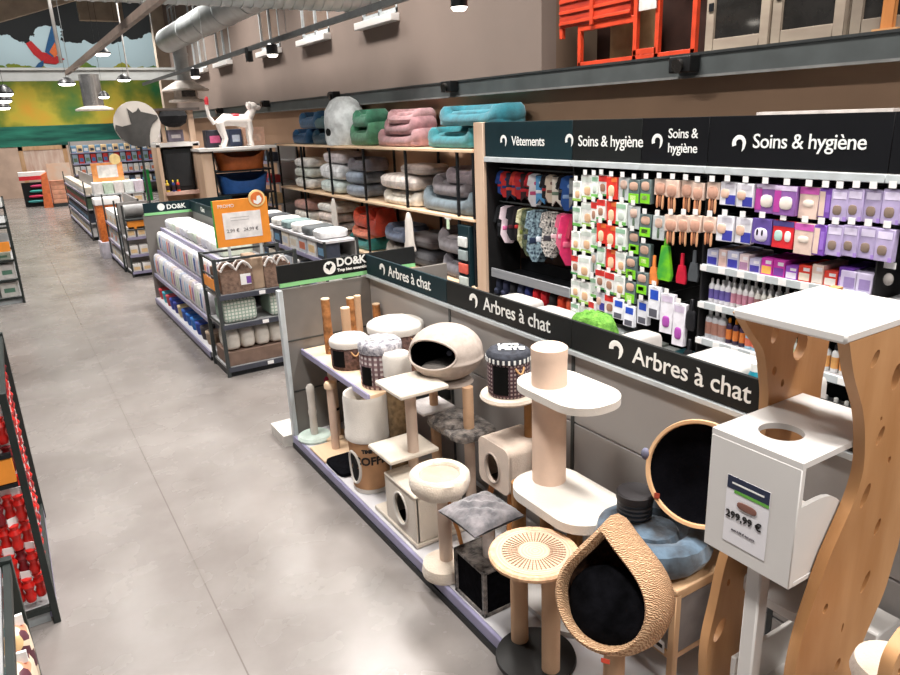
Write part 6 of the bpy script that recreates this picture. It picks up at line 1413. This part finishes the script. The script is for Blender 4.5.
# black spotlights on the ledge
for i,(px,py,lab) in enumerate(((452,87,'black box spotlight on the ledge above the teal beds'),(687,65,'black box spotlight on the ledge under the orange hutch'),(267,104,'black box spotlight on the ledge above the far beds'),(336,96,'black spotlight on the ledge behind the white igloo'),(221,111,'black spotlight on the ledge behind the dog statue'))):
    q=at(px,py,X=XW-.16); r=thing('spotlight',lab,'lamp',tuple(q),0,'ledge spotlights'); m=MB(); m.box(-.1,.03,-.11,.11,-.06,.07,M('matt_black',(12,12,13),.5),.015); m.obj('housing',r); m=MB(); m.cyl((-.13,0,-.01),(-.09,0,0),.055,.05,glassd,18); m.obj('lens',r)
# suspended track along the wall side
TX=3.3; z0=at(330,22,X=TX).z
m=MB(); m.box(TX-.02,TX+.02,4.0,19,z0-.03,z0+.03,M('track_grey_steel',(86,88,88),.5)); r=thing('lighting_track','dark suspended lighting track running along the wall side','track',(TX,10,z0)); f=fr((TX,10,z0)); f(m,'track_rail',r)
for y in (5,9,13,17): m=MB(); m.cyl((TX,y,z0),(TX,y,8.6),.004,.004,steel,6); f(m,'suspension_wire',r)
def headlamp(lab,px,py,X,s=1,off=0):
    q=at(px,py,X=X); r=thing('track_spotlight',lab,'lamp',tuple(q),0,'track spotlights'); hs_=M('lamp_black',(20,20,22),.4)
    m=MB(); m.lathe([(.055*s,-.05*s),(.06*s,-.045*s),(.06*s,.05*s),(.03*s,.07*s),(0,.07*s)],hs_,20); m.obj('housing',r); m=MB(); m.lathe([(0,-.075*s),(.04*s,-.07*s),(.058*s,-.05*s),(.058*s,-.045*s)],lamp,20); m.obj('lens',r)
    m=MB(); m.box(-.008,.008,-.008,.008,.06*s,z0-q.z if X==TX else .14*s,hs_); m.obj('arm',r)
headlamp('chrome edged spotlight hanging from the wall side track',272,50,TX,1.2); headlamp('small lit spotlight at the far end of the wall side track',195,73,TX,1.3); headlamp('lit spotlight at the top edge of the view',459,0,TX,1.1)
m=MB(); q=at(249,55,X=TX); m.box(-.04,.04,-.05,.05,-.09,.1,M('matt_black',(12,12,13),.5),.01); m.box(-.01,.01,-.01,.01,.1,z0-q.z,blackmet); o=m.obj('track_speaker'); o.location=q; tag(o,'black box speaker hanging on the wall side track','speaker')
# near track seen top left
T2=1.5; z2=at(100,46,X=T2).z
r=thing('lighting_track','brown suspended track crossing the mural at upper left','track',(T2,11,z2)); f=fr((T2,11,z2)); m=MB(); m.box(T2-.03,T2+.03,6.6,16.6,z2-.04,z2+.04,M('track_brown',(120,104,94),.5)); f(m,'track_rail',r)
for y in (8,16): m=MB(); m.cyl((T2,y,z2),(T2,y,8.6),.006,.006,steel,6); f(m,'suspension_wire',r)
for i,(px,py,s,X,lab) in enumerate(((102,54,1.5,1.0,'bright round pendant spotlight in front of the mural'),(67,84,1.6,1.0,'bright pendant at the end of the brown track'),(124,80,1.4,3.0,'small bright lamp right of the brown track, before mural'),(104,97,1.1,2.6,'small bright lamp beside the steel duct outlet'),(5,94,1.3,-.3,'uppermost of the bright lamps at the left edge'),(4,101,1.3,-.4,'middle of the bright lamps at the left edge'),(3,108,1.3,-.5,'lowest of the bright lamps at the left edge'))):
    Y=[14,16.2,18,17,12,14,16][i]; q=at(px,py,Y=Y); r=thing('pendant_lamp',lab,'lamp',tuple(q),0,'pendant lamps before the mural'); sc=s*.07*(Y/9)**.5
    m=MB(); m.lathe([(sc*1.05,0),(sc*1.08,.02),(sc*.8,.07),(sc*.3,.12),(0,.125)],M('lamp_black',(20,20,22),.4),22); m.obj('shade',r); m=MB(); m.lathe([(0,-.035),(sc*.7,-.03),(sc*.95,-.008),(sc,.01)],lamp,22); m.obj('lens',r); m=MB(); m.cyl((0,0,.12),(0,0,8.6-q.z),.003,.003,MATS['lamp_black'],5); m.obj('cord',r)
# hanging rods
for i,(a,c,Y,lab) in enumerate((((49,0),(61,63),9.5,'pale rod hanging at upper left before the parrot'),((118,0),(129,80),20,'pale rod hanging right of the brown track'))):
    q=at(*a,Y=Y); q2=at(*c,Y=Y); m=MB(); m.cyl(q2,(q2.x,q2.y,8.6),.018,.018,M('pale_rod',(176,172,168),.5),8); o=m.obj('hanging_rod'); tag(o,lab,'rod','hanging rods')
# ducts
dm=M('galvanised_duct',(176,180,180),.4,metal=.45,var=.06,scale=3)
p1=at(166,44,Z=4.6)
r=thing('air_duct','long grey ventilation duct with drop to a round diffuser','duct',(p1.x,p1.y,4.6)); f=fr((p1.x,p1.y,4.6))
xD=p1.x+.1
m=MB(); m.cyl((xD,9.5,4.7),(xD,p1.y+.3,4.7),.27,.27,dm,32); f(m,'main_duct',r)
for y in (10.2,16.4): m=MB(); m.cyl((xD,y,4.9),(xD,y,8.59),.008,.008,steel,6); f(m,'suspension_rod',r)
for y in (11,12.5,14,15.5,17): m=MB(); m.cyl((xD,y,4.7),(xD,y+.05,4.7),.28,.28,dm,32); f(m,'duct_collar',r)
dY=p1.y+.2; dx=at(184,80,Y=dY).x; dz=at(184,86,Y=dY).z
m=MB(); m.cyl((dx,dY,dz),(dx,dY,4.7),.16,.16,dm,28); f(m,'drop_pipe',r)
for z in (dz+.35,dz+.7): m=MB(); m.cyl((dx,dY,z),(dx,dY,z+.05),.175,.175,dm,28); f(m,'duct_collar',r)
m=MB(); m.lathe([(.2,0),(.55,-.2),(.56,-.24),(.3,-.22),(.28,-.22),(.28,-.42),(.42,-.45),(.42,-.5),(0,-.5)],M('diffuser_cream',(206,196,186),.6),32,c=(dx,dY,dz+.12)); f(m,'diffuser',r)
m=MB(); m.box(dx-.16,dx+.16,dY-.30,dY-.27,dz-.26,dz-.12,glassd); f(m,'grille',r)
# second steel drop with flat diffuser
Y2=21.6; q=at(90,84,Y=Y2); q2=at(84,110,Y=Y2)
r=thing('air_duct','short shiny steel duct outlet with flat round diffuser','duct',(q.x,Y2,q2.z)); f=fr((q.x,Y2,q2.z)); m=MB(); m.cyl((q.x,Y2,q2.z+.03),(q.x,Y2,4.1),.25,.25,M('shiny_steel',(170,168,166),.25,metal=.8),28); f(m,'drop_pipe',r); m=MB(); m.lathe([(0,0),(.46,0),(.46,.04),(.25,.11),(0,.11)],M('diffuser_cream',(206,196,186),.6),32,c=(q.x,Y2,q2.z-.02)); f(m,'diffuser',r)
# ribbed cross duct along the top edge
Yc=9.0; qa=at(160,-10,Y=Yc); qb=at(372,-6,Y=Yc)
r=thing('air_duct','ribbed grey cross duct along the top edge of the view','duct',(qa.x,Yc,qa.z)); f=fr((qa.x,Yc,qa.z)); m=MB(); n_=int((qb.x+1-(-3))/.08)
prof=[]; m.cyl((-3,Yc,qa.z+.1),(qb.x,Yc,qa.z+.1),.24,.24,dm,28); f(m,'main_duct',r)
m=MB()
for k in range(60): x=-2.9+k*(qb.x+2.9)/60; m.cyl((x,Yc,qa.z+.1),(x+.03,Yc,qa.z+.1),.25,.25,dm,24)
f(m,'duct_ribs',r)

# ================================================================ light
def alight(x,y,z,sx,sy,pw,col=(1,.965,.925)):
    l=bpy.data.lights.new('ceiling_lamp_light','AREA'); l.shape='RECTANGLE'; l.size=sx; l.size_y=sy; l.energy=pw; l.color=col; l.spread=math.radians(125)
    o=bpy.data.objects.new('ceiling_lamp_light',l); COL.objects.link(o); o.location=(x,y,z); return o
for y in (-2,1.5,5,8.5,12,16,20,25,30,34):
    alight(.6,y,6.2,.5,1.6,230)
    alight(3.6,y,6.2,.5,1.6,300)
for x in (1.5,6):
    o=alight(x,33.2,7.9,2.5,.4,110); o.name='added_mural_fill'; o.rotation_euler=(math.radians(62),0,0)  # unseen fill lamps, added only to brighten the upper mural
w=bpy.data.worlds.new('world'); S.world=w; w.use_nodes=True; bg=w.node_tree.nodes['Background']; bg.inputs[0].default_value=(.92,.95,1,1); bg.inputs[1].default_value=.2
S.view_settings.view_transform='Standard'; S.view_settings.look='None'; S.view_settings.gamma=1; S.view_settings.exposure=-.72; S.view_settings.use_curve_mapping=False
